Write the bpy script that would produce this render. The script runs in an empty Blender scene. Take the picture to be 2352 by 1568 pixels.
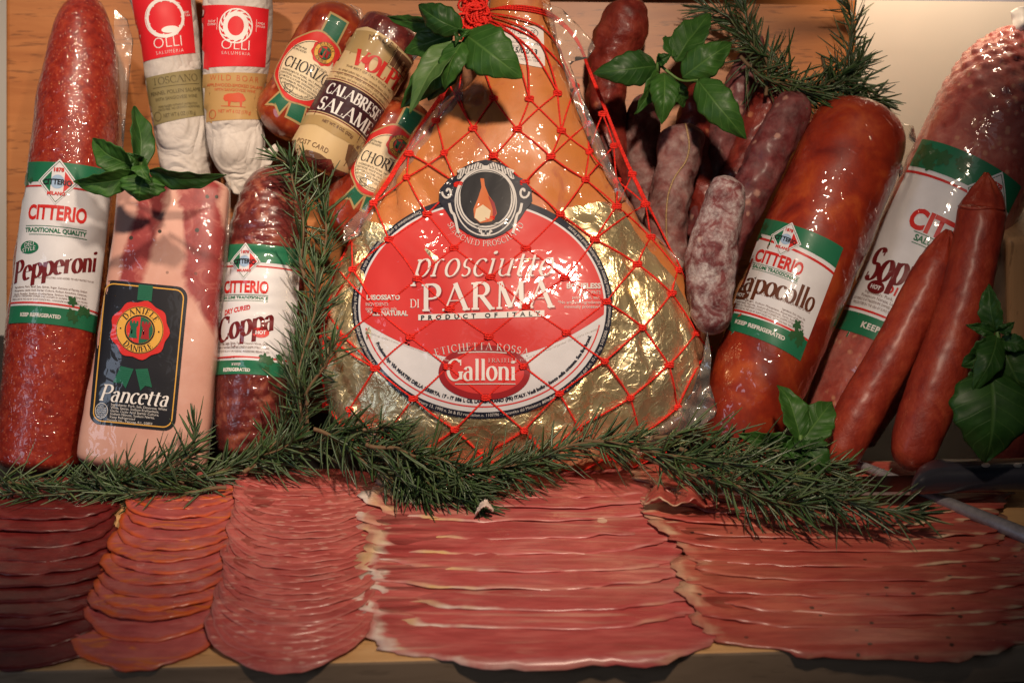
import bpy, bmesh, math, random
from math import sin, cos, pi, sqrt, radians
from mathutils import Vector, noise, Matrix
from mathutils.bvhtree import BVHTree
random.seed(7)
SC = bpy.context.scene
COL = SC.collection

# ------------------------------------------------------------------ camera
PITCH = radians(22.0)
CAM = Vector((0.0, -1.04, 0.65))
FPX = 4059.0                    # focal length, in the pixels of a 2352 x 1568 picture
FW = Vector((0, cos(PITCH), -sin(PITCH)))
RT = Vector((1, 0, 0))
UP = Vector((0, sin(PITCH), cos(PITCH)))
cd = bpy.data.cameras.new('camera')
cam = bpy.data.objects.new('camera', cd)
COL.objects.link(cam)
cam.location = CAM
cam.rotation_euler = (radians(90) - PITCH, 0, 0)
cd.sensor_width = 36.0
cd.lens = FPX / 2352.0 * 36.0
cd.clip_start = 0.05
cd.clip_end = 60
cd.dof.use_dof = True
cd.dof.focus_distance = 1.44
cd.dof.aperture_fstop = 6.3
SC.camera = cam

# ------------------------------------------------------------------ light
SC.view_settings.view_transform = 'Standard'
SC.view_settings.look = 'None'
SC.view_settings.exposure = 0.0
SC.view_settings.gamma = 1.0
SC.view_settings.use_curve_mapping = False
world = bpy.data.worlds.new('World')
SC.world = world
world.use_nodes = True
world.node_tree.nodes['Background'].inputs[0].default_value = (0.55, 0.62, 0.8, 1)
world.node_tree.nodes['Background'].inputs[1].default_value = 0.008

def lamp(name, kind, loc, target, power, color, size=0.1, spot=None, blend=0.6, size_y=None):
    ld = bpy.data.lights.new(name, kind)
    lo = bpy.data.objects.new(name, ld)
    COL.objects.link(lo)
    lo.location = loc
    d = Vector(target) - Vector(loc)
    lo.rotation_euler = d.to_track_quat('-Z', 'Y').to_euler()
    ld.energy = power
    ld.color = color
    if kind == 'AREA':
        ld.size = size
        if size_y:
            ld.shape = 'RECTANGLE'
            ld.size_y = size_y
    else:
        ld.shadow_soft_size = size
    if spot:
        ld.spot_size = radians(spot)
        ld.spot_blend = blend
    return lo
WARM = (1.0, 0.79, 0.60)
lamp('case_lamp', 'SPOT', (0.14, -0.42, 0.98), (-0.01, 0.31, 0.12), 58, WARM, 0.032, 51, 1.0)
lamp('case_lamp', 'SPOT', (-0.36, 0.04, 0.92), (-0.40, 0.40, 0.22), 26, WARM, 0.022, 56, 0.9)
lamp('case_lamp', 'SPOT', (0.37, 0.555, 0.53), (0.42, 0.66, 0.26), 7, WARM, 0.02, 110, 0.9)
lamp('room_fill', 'AREA', (0.15, -1.9, 1.7), (0.0, 0.3, 0.1), 1.2, (0.92, 0.94, 1.0), 1.0)  # added soft fill, also gives the foil something bright to reflect
lamp('window_light', 'AREA', (-1.25, -0.85, 0.42), (0.0, 0.32, 0.10), 3.8, (0.68, 0.80, 1.0), 0.35, size_y=0.9)

# ------------------------------------------------------------------ placing
def ray(px, py):
    return FW + RT * ((px - 1176.0) / FPX) - UP * ((py - 784.0) / FPX)
def P(px, py, d):
    return CAM + ray(px, py) * d
def G(px, py, z=0.0):
    r = ray(px, py)
    return CAM + r * ((z - CAM.z) / r.z)
def project(p):
    q = p - CAM
    d = q.dot(FW)
    return 1176 + q.dot(RT) / d * FPX, 784 - q.dot(UP) / d * FPX, d
def lerp(a, b, t):
    return a + (b - a) * t
def cat(pts, n):
    """Catmull-Rom through tuples, n samples"""
    out = []
    m = len(pts) - 1
    # spread samples by length
    L = [0]
    for i in range(m):
        L.append(L[-1] + max(1e-9, sqrt(sum((pts[i + 1][k] - pts[i][k]) ** 2 for k in range(min(3, len(pts[0])))))))
    for s in range(n):
        t = L[-1] * s / (n - 1)
        i = 0
        while i < m - 1 and t > L[i + 1]:
            i += 1
        u = (t - L[i]) / (L[i + 1] - L[i])
        p0, p1, p2, p3 = pts[max(i - 1, 0)], pts[i], pts[i + 1], pts[min(i + 2, m)]
        out.append(tuple(0.5 * (2 * b + (c - a) * u + (2 * a - 5 * b + 4 * c - e) * u * u + (3 * b - a - 3 * c + e) * u ** 3)
                         for a, b, c, e in zip(p0, p1, p2, p3)))
    return out

# ------------------------------------------------------------------ objects
def thing(name, label, cat_, loc, group=None):
    o = bpy.data.objects.new(name, None)
    o.empty_display_size = 0.02
    COL.objects.link(o)
    o.location = loc
    o['label'] = label
    o['category'] = cat_
    if group:
        o['group'] = group
    return o
def tag(o, label, cat_, group=None):
    o['label'] = label
    o['category'] = cat_
    if group:
        o['group'] = group
    return o
def base_of(o):
    v = Vector((0, 0, 0))
    while o is not None:
        v += o.location
        o = o.parent
    return v
def obj(name, verts, faces, m, parent=None, smooth=True, attrs=None, origin=None, label=None):
    """one mesh object from world-space vertices"""
    me = bpy.data.meshes.new(name)
    b = base_of(parent) if parent else Vector((0, 0, 0))
    org = Vector(origin) if origin is not None else b
    me.from_pydata([tuple(Vector(v) - org) for v in verts], [], faces)
    me.update()
    if smooth:
        me.polygons.foreach_set('use_smooth', [True] * len(me.polygons))
    if attrs:
        for k, vals in attrs.items():
            a = me.attributes.new(k, 'FLOAT', 'POINT')
            a.data.foreach_set('value', vals)
    if isinstance(m, (list, tuple)):
        for q in m:
            me.materials.append(q)
    else:
        me.materials.append(m)
    o = bpy.data.objects.new(name, me)
    COL.objects.link(o)
    if parent:
        o.parent = parent
        o.location = org - b
    else:
        o.location = org
    if label:
        o['label'] = label
    return o

# ------------------------------------------------------------------ materials
class N:
    def __init__(s, name):
        s.m = bpy.data.materials.new(name)
        s.m.use_nodes = True
        s.t = s.m.node_tree
        s.b = s.t.nodes['Principled BSDF']
        s.pos = None
        s.b.inputs['Specular IOR Level'].default_value = 0.28
    def new(s, ty, **kw):
        n = s.t.nodes.new(ty)
        for k, v in kw.items():
            setattr(n, k, v)
        return n
    def link(s, a, b):
        s.t.links.new(a, b)
    def set(s, **kw):
        names = {'rough': 'Roughness', 'metal': 'Metallic', 'coat': 'Coat Weight', 'coat_rough': 'Coat Roughness', 'sss': 'Subsurface Weight',
                 'spec': 'Specular IOR Level', 'color': 'Base Color', 'alpha': 'Alpha', 'trans': 'Transmission Weight', 'sheen': 'Sheen Weight'}
        for k, v in kw.items():
            s.b.inputs[names[k]].default_value = (*v, 1) if isinstance(v, tuple) else v
    def position(s, scale=None, rot=None):
        g = s.new('ShaderNodeNewGeometry')
        out = g.outputs['Position']
        if scale or rot:
            mp = s.new('ShaderNodeMapping')
            if scale:
                mp.inputs['Scale'].default_value = scale
            if rot:
                mp.inputs['Rotation'].default_value = rot
            s.link(out, mp.inputs['Vector'])
            out = mp.outputs['Vector']
        return out
    def noise(s, scale, detail=5, rough=0.55, dist=0.0, vec=None):
        n = s.new('ShaderNodeTexNoise')
        n.inputs['Scale'].default_value = scale
        n.inputs['Detail'].default_value = detail
        n.inputs['Roughness'].default_value = rough
        n.inputs['Distortion'].default_value = dist
        s.link(vec if vec is not None else s.position(), n.inputs['Vector'])
        return n.outputs['Fac']
    def voronoi(s, scale, feature='F1', vec=None, rand=1.0):
        n = s.new('ShaderNodeTexVoronoi')
        n.feature = feature
        n.inputs['Scale'].default_value = scale
        n.inputs['Randomness'].default_value = rand
        s.link(vec if vec is not None else s.position(), n.inputs['Vector'])
        return n
    def attr(s, name):
        a = s.new('ShaderNodeAttribute')
        a.attribute_name = name
        return a.outputs['Fac']
    def ramp(s, fac, stops, interp='LINEAR'):
        r = s.new('ShaderNodeValToRGB')
        r.color_ramp.interpolation = interp
        els = r.color_ramp.elements
        while len(els) < len(stops):
            els.new(0.5)
        for e, (p, c) in zip(els, stops):
            e.position = p
            e.color = (*c, 1) if isinstance(c, tuple) else (c, c, c, 1)
        s.link(fac, r.inputs['Fac'])
        return r.outputs['Color']
    def mix(s, fac, a, b, blend='MIX'):
        n = s.new('ShaderNodeMix', data_type='RGBA', blend_type=blend)
        for sock, v in ((n.inputs[0], fac), (n.inputs[6], a), (n.inputs[7], b)):
            if hasattr(v, 'is_output'):
                s.link(v, sock)
            elif isinstance(v, tuple):
                sock.default_value = (*v, 1)
            else:
                sock.default_value = v
        return n.outputs[2]
    def math(s, op, a, b=None, c=None, clamp=False):
        n = s.new('ShaderNodeMath', operation=op)
        n.use_clamp = clamp
        for i, v in enumerate((a, b, c)):
            if v is None:
                continue
            if hasattr(v, 'is_output'):
                s.link(v, n.inputs[i])
            else:
                n.inputs[i].default_value = v
        return n.outputs[0]
    def color(s, c):
        s.link(c, s.b.inputs['Base Color'])
    def rough(s, c):
        s.link(c, s.b.inputs['Roughness'])
    def bump(s, h, strength=0.3, dist=0.001, coat=False, prev=None):
        n = s.new('ShaderNodeBump')
        n.inputs['Strength'].default_value = strength
        n.inputs['Distance'].default_value = dist
        s.link(h, n.inputs['Height'])
        if prev:
            s.link(prev, n.inputs['Normal'])
        if coat in (False, 'both'):
            s.link(n.outputs['Normal'], s.b.inputs['Normal'])
        if coat in (True, 'both'):
            s.link(n.outputs['Normal'], s.b.inputs['Coat Normal'])
        return n.outputs['Normal']

def flat_mat(name, c, rough=0.5, coat=0.0, var=0.06, scale=90, bump=0.0, metal=0.0):
    n = N(name)
    f = n.noise(scale, 4)
    lo = tuple(max(0, x * (1 - var * 2)) for x in c)
    hi = tuple(min(1, x * (1 + var * 2)) for x in c)
    n.color(n.ramp(f, [(0.3, lo), (0.7, hi)]))
    n.set(rough=rough, coat=coat, coat_rough=0.12, metal=metal)
    if bump:
        n.bump(n.noise(scale * 3, 4), bump, 0.0006, 'both' if coat else False)
    return n.m

# ------------------------------------------------------------------ bodies
def loft(name, spine, parent, m, n=56, mm=110, cap0=None, cap1=None, bumps=(), power=1.0, wr=None, label=None, front_pow=1.0):
    """body of revolution along a spine of (px, py, radius px, depth, flatness); returns (object, bvh)"""
    sp = [tuple(s) + ((1.0,) if len(s) == 4 else ()) for s in spine]
    sam = cat(sp, mm)
    cs = [P(s[0], s[1], s[3]) for s in sam]
    L = [0]
    for i in range(mm - 1):
        L.append(L[-1] + (cs[i + 1] - cs[i]).length)
    verts = []
    av, au, ac = [], [], []
    for i, s in enumerate(sam):
        t = (cs[min(i + 1, mm - 1)] - cs[max(i - 1, 0)]).normalized()
        S = t.cross(FW).normalized()
        D = S.cross(t).normalized()
        r = max(0.3, s[2]) * s[3] / FPX
        k = 1.0
        if cap0 is not None:
            c = cap0 * s[3] / FPX
            if L[i] < c:
                k *= sqrt(max(0, 1 - (1 - L[i] / c) ** 2))
        if cap1 is not None:
            c = cap1 * s[3] / FPX
            if L[-1] - L[i] < c:
                k *= sqrt(max(0, 1 - (1 - (L[-1] - L[i]) / c) ** 2))
        k = max(k, 0.004)
        for j in range(n):
            a = 2 * pi * j / n
            ca, sa = cos(a), sin(a)
            if front_pow != 1.0:
                sa = math.copysign(abs(sa) ** front_pow, sa)
            dirv = S * ca + D * sa * s[4]
            p = cs[i] + dirv * (r * k)
            h = 0
            for amp, fr, sd in bumps:
                h += amp * noise.noise(p * fr + Vector((sd, sd * 2.3, -sd)))
            if wr:
                h += wr(L[i] / L[-1], a, p)
            p = p + dirv * h * min(1, k * 1.5)
            verts.append(p)
            av.append(L[i] / L[-1]); au.append(j / n); ac.append(ca)
    faces = []
    for i in range(mm - 1):
        for j in range(n):
            a, b = i * n + j, i * n + (j + 1) % n
            faces.append((a, a + n, b + n, b))
    faces.append(tuple(range(n)))
    faces.append(tuple((mm - 1) * n + j for j in range(n))[::-1])
    o = obj(name, verts, faces, m, parent, attrs={'along': av, 'around': au, 'across': ac}, label=label)
    return o, BVHTree.FromPolygons([tuple(v) for v in verts], faces)

def tube_mesh(path, r, n=6, verts=None, faces=None, taper=None):
    """append a tube along world points"""
    verts = [] if verts is None else verts
    faces = [] if faces is None else faces
    b0 = len(verts)
    m = len(path)
    ref = Vector((0.3, 0.5, 0.8))
    for i, p in enumerate(path):
        t = (path[min(i + 1, m - 1)] - path[max(i - 1, 0)])
        t = t.normalized() if t.length > 1e-9 else Vector((0, 0, 1))
        if abs(t.dot(ref.normalized())) > 0.95:
            ref = Vector((0.8, -0.5, 0.1))
        u = t.cross(ref).normalized()
        v = t.cross(u)
        rr = r if taper is None else r * taper(i / (m - 1))
        for j in range(n):
            a = 2 * pi * j / n
            verts.append(p + (u * cos(a) + v * sin(a)) * rr)
    for i in range(m - 1):
        for j in range(n):
            a, b = b0 + i * n + j, b0 + i * n + (j + 1) % n
            faces.append((a, b, b + n, a + n))
    faces.append(tuple(b0 + j for j in range(n))[::-1])
    faces.append(tuple(b0 + (m - 1) * n + j for j in range(n)))
    return verts, faces

# ------------------------------------------------------------------ lettering
GLY = {}
def load_glyphs():
    chars = "ABCDEFGHIJKLMNOPQRSTUVWXYZabcdefghijklmnopqrstuvwxyz0123456789.,:;/()&*-'%®·™À"
    for bold in (-1, 0, 1):
        cu = bpy.data.curves.new('f', 'FONT')
        cu.resolution_u = 3
        cu.offset = (0.0, 0.04, -0.017)[bold]
        fo = bpy.data.objects.new('f', cu)
        COL.objects.link(fo)
        dg = bpy.context.evaluated_depsgraph_get()
        def width():
            dg.update()
            me = fo.evaluated_get(dg).to_mesh()
            xs = [v.co.x for v in me.vertices]
            return max(xs) - min(xs) if xs else 0
        cu.body = 'HH'; w0 = width()
        for c in chars:
            cu.body = 'H' + c + 'H'
            adv = width() - w0
            cu.body = c
            dg.update()
            me = fo.evaluated_get(dg).to_mesh()
            GLY[(c, bold)] = (adv, [(v.co.x, v.co.y) for v in me.vertices], [tuple(p.vertices) for p in me.polygons])
            if c == 'H':
                GLY[('cap', bold)] = max(v.co.y for v in me.vertices)
        GLY[(' ', bold)] = (0.28, [], [])
        bpy.data.objects.remove(fo)
        bpy.data.curves.remove(cu)
load_glyphs()

def arc(cx, cy, rx, ry, a0, a1, n=14):
    return [(cx + rx * cos(radians(lerp(a0, a1, i / n))), cy + ry * sin(radians(lerp(a0, a1, i / n)))) for i in range(n + 1)]
X = 0.64      # x height
# serif letters: advance, strokes (points, weight), serifs (x, y, half width)
SER = {
 'A': (.92, [([(.09, 0), (.45, 1)], .4), ([(.43, 1), (.82, 0)], 1), ([(.24, .36), (.66, .36)], .35)], [(.09, 0, .1), (.82, 0, .13)]),
 'B': (.72, [([(.17, 0), (.17, 1)], 1), ([(.17, .985)] + arc(.36, .76, .22, .225, 90, -90) + [(.17, .535)], 1), ([(.17, .535)] + arc(.38, .275, .25, .26, 90, -90) + [(.17, .015)], 1)], [(.1, 0, .08), (.1, 1, .08)]),
 'C': (.82, [(arc(.46, .5, .37, .5, 48, 312), 1), ([(.735, .98), (.735, .7)], .35), ([(.735, .02), (.735, .28)], .3)], []),
 'D': (.88, [([(.17, 0), (.17, 1)], 1), ([(.17, .985)] + arc(.4, .5, .37, .485, 90, -90, 20) + [(.17, .015)], 1)], [(.1, 0, .08), (.1, 1, .08)]),
 'E': (.70, [([(.17, 0), (.17, 1)], 1), ([(.17, .985), (.58, .985), (.6, .8)], .4), ([(.17, .52), (.46, .52), (.46, .42)], .4), ([(.46, .6), (.46, .52)], .3), ([(.17, .015), (.6, .015), (.63, .22)], .4)], [(.1, 0, .08), (.1, 1, .08)]),
 'F': (.64, [([(.17, 0), (.17, 1)], 1), ([(.17, .985), (.56, .985), (.58, .8)], .4), ([(.17, .5), (.44, .5), (.44, .4)], .4)], [(.17, 0, .13), (.1, 1, .08)]),
 'G': (.86, [(arc(.46, .5, .37, .5, 48, 320, 18), 1), ([(.735, .98), (.735, .7)], .35), ([(.74, .05), (.74, .42)], 1)], [(.74, .42, .13)]),
 'H': (.92, [([(.18, 0), (.18, 1)], 1), ([(.74, 0), (.74, 1)], 1), ([(.18, .52), (.74, .52)], .4)], [(.18, 0, .13), (.18, 1, .13), (.74, 0, .13), (.74, 1, .13)]),
 'I': (.38, [([(.19, 0), (.19, 1)], 1)], [(.19, 0, .14), (.19, 1, .14)]),
 'L': (.68, [([(.17, 0), (.17, 1)], 1), ([(.17, .015), (.58, .015), (.62, .25)], .4)], [(.12, 0, .09), (.17, 1, .13)]),
 'M': (1.08, [([(.14, 0), (.17, 1)], .45), ([(.17, 1), (.53, .05)], 1), ([(.53, .05), (.89, 1)], .4), ([(.89, 1), (.92, 0)], 1)], [(.14, 0, .1), (.92, 0, .13), (.14, 1, .07), (.93, 1, .07)]),
 'N': (.95, [([(.15, 0), (.15, 1)], .45), ([(.15, 1), (.78, 0)], 1), ([(.78, 0), (.78, 1)], .45)], [(.15, 0, .11), (.12, 1, .07), (.78, 1, .11)]),
 'O': (.92, [(arc(.46, .5, .38, .5, 90, 450, 28), 1)], []),
 'P': (.70, [([(.17, 0), (.17, 1)], 1), ([(.17, .985)] + arc(.36, .725, .26, .26, 90, -90) + [(.17, .465)], 1)], [(.17, 0, .13), (.1, 1, .08)]),
 'R': (.82, [([(.17, 0), (.17, 1)], 1), ([(.17, .985)] + arc(.36, .745, .24, .24, 90, -90) + [(.17, .505)], 1), ([(.38, .5), (.74, 0)], 1)], [(.17, 0, .13), (.1, 1, .08), (.78, 0, .07)]),
 'S': (.62, [(arc(.3, .74, .2, .245, 30, 250, 12) + arc(.31, .255, .215, .255, 80, -150, 12), 1), ([(.49, .98), (.49, .76)], .3), ([(.1, .02), (.1, .25)], .3)], []),
 'T': (.78, [([(.39, 0), (.39, 1)], 1), ([(.07, .8), (.09, .985), (.69, .985), (.71, .8)], .4)], [(.39, 0, .13)]),
 'U': (.9, [([(.17, 1), (.17, .3)] + arc(.44, .3, .27, .3, 180, 360, 12) + [(.71, 1)], .9)], [(.17, 1, .13), (.71, 1, .1)]),
 'V': (.9, [([(.1, 1), (.45, 0)], 1), ([(.45, 0), (.8, 1)], .42)], [(.1, 1, .13), (.8, 1, .1)]),
 'W': (1.25, [([(.1, 1), (.4, 0)], 1), ([(.4, 0), (.62, .9)], .42), ([(.62, .9), (.88, 0)], 1), ([(.88, 0), (1.15, 1)], .42)], [(.1, 1, .13), (1.15, 1, .1)]),
 'Z': (.74, [([(.1, .8), (.12, .985), (.62, .985)], .4), ([(.64, 1), (.08, 0)], 1), ([(.1, .015), (.63, .015), (.67, .22)], .4)], []),
 'a': (.56, [([(.4, 0), (.4, .42)] + arc(.25, .46, .15, .17, 10, 165, 8), 1), (arc(.26, .2, .18, .2, 60, 320, 14), .9), ([(.4, .1), (.5, .02)], .4)], []),
 'c': (.5, [(arc(.28, .32, .22, .32, 45, 315, 14), 1)], []),
 'd': (.62, [(arc(.27, .32, .22, .32, 40, 320, 14), 1), ([(.46, 0), (.46, 1)], 1)], [(.41, 1, .06)]),
 'e': (.54, [([(.08, .36), (.46, .36)], .35), (arc(.28, .32, .21, .32, 5, 310, 16), 1)], []),
 'g': (.56, [(arc(.27, .4, .19, .24, 0, 360, 16), .9), ([(.3, .15), (.12, .1), (.4, .02)], .6), (arc(.27, -.14, .23, .14, 0, 360, 14), .7)], []),
 'i': (.32, [([(.16, 0), (.16, .64)], 1), (arc(.16, .86, .035, .035, 0, 360, 8), 1)], [(.16, 0, .11), (.12, .64, .06)]),
 'l': (.32, [([(.16, 0), (.16, 1.02)], 1)], [(.16, 0, .11), (.12, 1.02, .06)]),
 'n': (.66, [([(.15, 0), (.15, .64)], 1), (arc(.33, .42, .18, .2, 165, 0, 10) + [(.51, 0)], 1)], [(.15, 0, .1), (.51, 0, .1), (.11, .64, .06)]),
 'o': (.58, [(arc(.29, .32, .22, .32, 90, 450, 20), 1)], []),
 'p': (.62, [([(.15, -.34), (.15, .64)], 1), (arc(.34, .32, .22, .32, 150, -150, 16), 1)], [(.15, -.34, .11), (.11, .64, .06)]),
 'r': (.46, [([(.15, 0), (.15, .64)], 1), (arc(.31, .44, .14, .19, 160, 60, 6), .9)], [(.15, 0, .11), (.11, .64, .06)]),
 's': (.44, [(arc(.22, .48, .13, .16, 40, 240, 9) + arc(.22, .16, .14, .16, 75, -140, 9), .9)], []),
 't': (.42, [([(.18, .8), (.18, .14)] + arc(.29, .12, .11, .12, 180, 300, 6), 1), ([(.02, .62), (.37, .62)], .7)], []),
 'u': (.66, [([(.15, .64), (.15, .22)] + arc(.32, .2, .17, .2, 180, 320, 8), .9), ([(.51, .64), (.51, 0)], 1)], [(.11, .64, .06), (.47, .64, .06), (.54, 0, .06)]),
 ' ': (.3, [], []),
}

class Shapes:
    """flat polygons in a label's own plane (x right, y DOWN), layered by small steps"""
    def __init__(s):
        s.v = []; s.f = []
    def poly(s, pts, lift=0.0):
        b = len(s.v)
        s.v += [(x, y, lift) for x, y in pts]
        s.f.append(tuple(range(b, b + len(pts))))
        return s
    def ell(s, cx, cy, rx, ry, n=48, lift=0.0):
        return s.poly([(cx + rx * cos(2 * pi * i / n), cy + ry * sin(2 * pi * i / n)) for i in range(n)], lift)
    def rect(s, x0, y0, x1, y1, lift=0.0):
        return s.poly([(x0, y0), (x1, y0), (x1, y1), (x0, y1)], lift)
    def rrect(s, x0, y0, x1, y1, r, lift=0.0):
        pts = []
        for cx, cy, a in ((x1 - r, y0 + r, -90), (x1 - r, y1 - r, 0), (x0 + r, y1 - r, 90), (x0 + r, y0 + r, 180)):
            pts += arc(cx, cy, r, r, a, a + 90, 6)
        return s.poly(pts, lift)
    def path(s, pts, w, closed=False, lift=0.0, taper=None):
        """line of constant width"""
        n = len(pts)
        L, R = [], []
        for i in range(n):
            if closed:
                a, b = pts[i - 1], pts[(i + 1) % n]
            else:
                a, b = pts[max(i - 1, 0)], pts[min(i + 1, n - 1)]
            dx, dy = b[0] - a[0], b[1] - a[1]
            l = sqrt(dx * dx + dy * dy) or 1
            ww = w * (taper(i / max(1, n - 1)) if taper else 1)
            nx, ny = -dy / l * ww / 2, dx / l * ww / 2
            L.append((pts[i][0] + nx, pts[i][1] + ny)); R.append((pts[i][0] - nx, pts[i][1] - ny))
        b = len(s.v)
        for p, q in zip(L, R):
            s.v += [(p[0], p[1], lift), (q[0], q[1], lift)]
        for i in range(n if closed else n - 1):
            j = (i + 1) % n
            s.f.append((b + 2 * i, b + 2 * i + 1, b + 2 * j + 1, b + 2 * j))
        return s
    def ring(s, cx, cy, rx, ry, w, n=48, lift=0.0, a0=0, a1=360):
        full = abs(a1 - a0) >= 360
        pts = arc(cx, cy, rx, ry, a0, a1, n)
        if full:
            pts = pts[:-1]
        return s.path(pts, w, full, lift)
    def _place(s, items, place):
        for vs, fs, lift in items:
            b = len(s.v)
            s.v += [(*place(x, y), lift) for x, y in vs]
            s.f += [tuple(b + i for i in f) for f in fs]
    def _layout(s, txt, h, bold, serif, xs, sp, shear, w):
        """glyph pieces with y up, baseline 0, starting at x = 0; yields (pieces, x0, adv)"""
        out = []; x = 0
        for k, c in enumerate(txt):
            if serif:
                adv, strokes, serifs = SER[c]
                pcs = []
                for q, (pts, wm) in enumerate(strokes):
                    n = len(pts); vs = []
                    for i in range(n):
                        a, b = pts[max(i - 1, 0)], pts[min(i + 1, n - 1)]
                        if pts[0] == pts[-1] or (abs(pts[0][0] - pts[-1][0]) < 1e-6 and abs(pts[0][1] - pts[-1][1]) < 1e-6 and n > 4):
                            if i in (0, n - 1):
                                a, b = pts[-2], pts[1]
                        dx, dy = (b[0] - a[0]) * xs, b[1] - a[1]
                        l = sqrt(dx * dx + dy * dy) or 1
                        nx, ny = -dy / l, dx / l
                        hw = w * wm * (0.17 + 0.33 * abs(nx * 0.97 + ny * 0.22) ** 1.3)
                        vs += [(pts[i][0] * xs + nx * hw, pts[i][1] + ny * hw), (pts[i][0] * xs - nx * hw, pts[i][1] - ny * hw)]
                    pcs.append((vs, [(2 * i, 2 * i + 1, 2 * i + 3, 2 * i + 2) for i in range(n - 1)], (q + 1) * 8e-6))
                for q, (sx, sy, hwid) in enumerate(serifs):
                    t = 0.022 + w * 0.08
                    y0 = sy if sy <= 0 else sy - 2 * t
                    hh = hwid * (0.75 + w * 1.4)
                    pcs.append(([(sx * xs - hh * xs, y0), (sx * xs + hh * xs, y0), (sx * xs + hh * xs, y0 + 2 * t), (sx * xs - hh * xs, y0 + 2 * t)], [(0, 1, 2, 3)], 9e-5 + q * 6e-6))
                pcs = [([((vx + shear * vy) * h, vy * h) for vx, vy in vs], fs, lf) for vs, fs, lf in pcs]
                a = (adv * xs + sp) * h
            else:
                adv, vs, fs = GLY.get((c, bold)) or GLY[('-', bold)]
                k_ = h / GLY[('cap', bold)]
                pcs = [([((vx + shear * vy) * k_ * xs, vy * k_) for vx, vy in vs], fs, 0.0)] if vs else []
                a = (adv * xs) * k_ + sp * h
            out.append((pcs, x, a)); x += a
        return out, x
    def text(s, txt, x, y, h, align='c', bold=0, serif=False, xs=1.0, sp=0.0, shear=0.0, w=0.17, fit=None, rise=0.0, curve=None):
        """baseline at y; h = cap height; rise tilts the baseline (dy/dx); curve(u) adds to y"""
        lay, W = s._layout(txt, h, bold, serif, xs, sp, shear, w)
        k = 1.0
        if fit:
            k = fit / W
        x0 = x - W * k / 2 if align == 'c' else (x - W * k if align == 'r' else x)
        for pcs, gx, a in lay:
            def place(u, v, gx=gx):
                X_ = x0 + (gx + u) * k
                return X_, y - v - rise * (X_ - x) + (curve(X_) if curve else 0)
            s._place(pcs, place)
        return s
    def arctext(s, txt, cx, cy, rx, ry, mid, h, inside=False, **kw):
        """letters on an ellipse about (cx, cy); mid = angle in degrees (0 right, 90 down); inside = tops point to the centre"""
        lay, W = s._layout(txt, h, kw.get('bold', 0), kw.get('serif', False), kw.get('xs', 1.0), kw.get('sp', 0.0), kw.get('shear', 0.0), kw.get('w', 0.17))
        def pt(a):
            return cx + rx * cos(a), cy + ry * sin(a)
        # table of arc length
        n = 720
        sgn = -1 if inside else 1
        a0 = radians(mid)
        def at(dist):
            a = a0; step = sgn * (1 if dist > 0 else -1) * 0.01; left = abs(dist)
            p = pt(a)
            while left > 0:
                q = pt(a + step)
                l = sqrt((q[0] - p[0]) ** 2 + (q[1] - p[1]) ** 2)
                if l >= left:
                    a += step * left / l
                    break
                left -= l; a += step; p = q
            return a
        for pcs, gx, a in lay:
            if not pcs:
                continue
            th = at(gx + a / 2 - W / 2)
            p = pt(th); e = 1e-3 * sgn
            q = pt(th + e)
            l = sqrt((q[0] - p[0]) ** 2 + (q[1] - p[1]) ** 2)
            tx, ty = (q[0] - p[0]) / l, (q[1] - p[1]) / l
            nx, ny = ty, -tx            # up of the letter
            def place(u, v):
                return p[0] + tx * (u - a / 2) + nx * v, p[1] + ty * (u - a / 2) + ny * v
            s._place(pcs, place)
        return s

class Decal:
    """lays flat shapes on a body's surface as seen from the front of the display"""
    def __init__(s, bvh, frame, d0, parent):
        s.bvh, s.frame, s.d0, s.parent = bvh, frame, d0, parent
    APART = {'band', 'stripe', 'stain', 'ribbon_edge', 'ribbon', 'dark_print', 'stamp_picture'}
    def add(s, name, sh, m, layer=0, cut=9, parent=None, thick=0.0002, label=None):
        if name in s.APART and len(sh.f) > 1:
            os_ = []
            for f in sh.f:
                one = Shapes(); one.v = [sh.v[i] for i in f]; one.f = [tuple(range(len(f)))]
                os_.append(s.add(name, one, m, layer, cut, parent, thick, label))
            return os_[0]
        bm = bmesh.new()
        vs = [bm.verts.new(v) for v in sh.v]
        for f in sh.f:
            try:
                bm.faces.new([vs[i] for i in f])
            except ValueError:
                pass
        if cut:
            for ax in (0, 1):
                xs = [v.co[ax] for v in bm.verts]
                lo, hi = min(xs), max(xs)
                k = math.floor(lo / cut) + 1
                while k * cut < hi:
                    co = [0, 0, 0]; no = [0, 0, 0]
                    co[ax] = k * cut + 0.013; no[ax] = 1
                    bmesh.ops.bisect_plane(bm, geom=bm.verts[:] + bm.edges[:] + bm.faces[:], plane_co=co, plane_no=no, dist=1e-5)
                    k += 1
        bm.verts.index_update()
        out = []
        for v in bm.verts:
            px, py = s.frame(v.co.x, v.co.y)
            r = ray(px, py).normalized()
            co, no, i, dd = s.bvh.ray_cast(CAM, r)
            if co is None:
                co, no, i, dd = s.bvh.find_nearest(P(px, py, s.d0))
            if no.dot(r) > 0:
                no = -no
            out.append(co + no * (0.0004 + layer * 0.00024 + v.co.z))
        faces = [tuple(v.index for v in f.verts) for f in bm.faces]
        bm.free()
        # wind towards the camera
        fixed = []
        for f in faces:
            a, b, c = out[f[0]], out[f[1]], out[f[2]]
            nn = (b - a).cross(c - a)
            fixed.append(f if nn.dot(a - CAM) < 0 else f[::-1])
        return obj(name, out, fixed, m, parent or s.parent, attrs=None, label=label)

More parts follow.
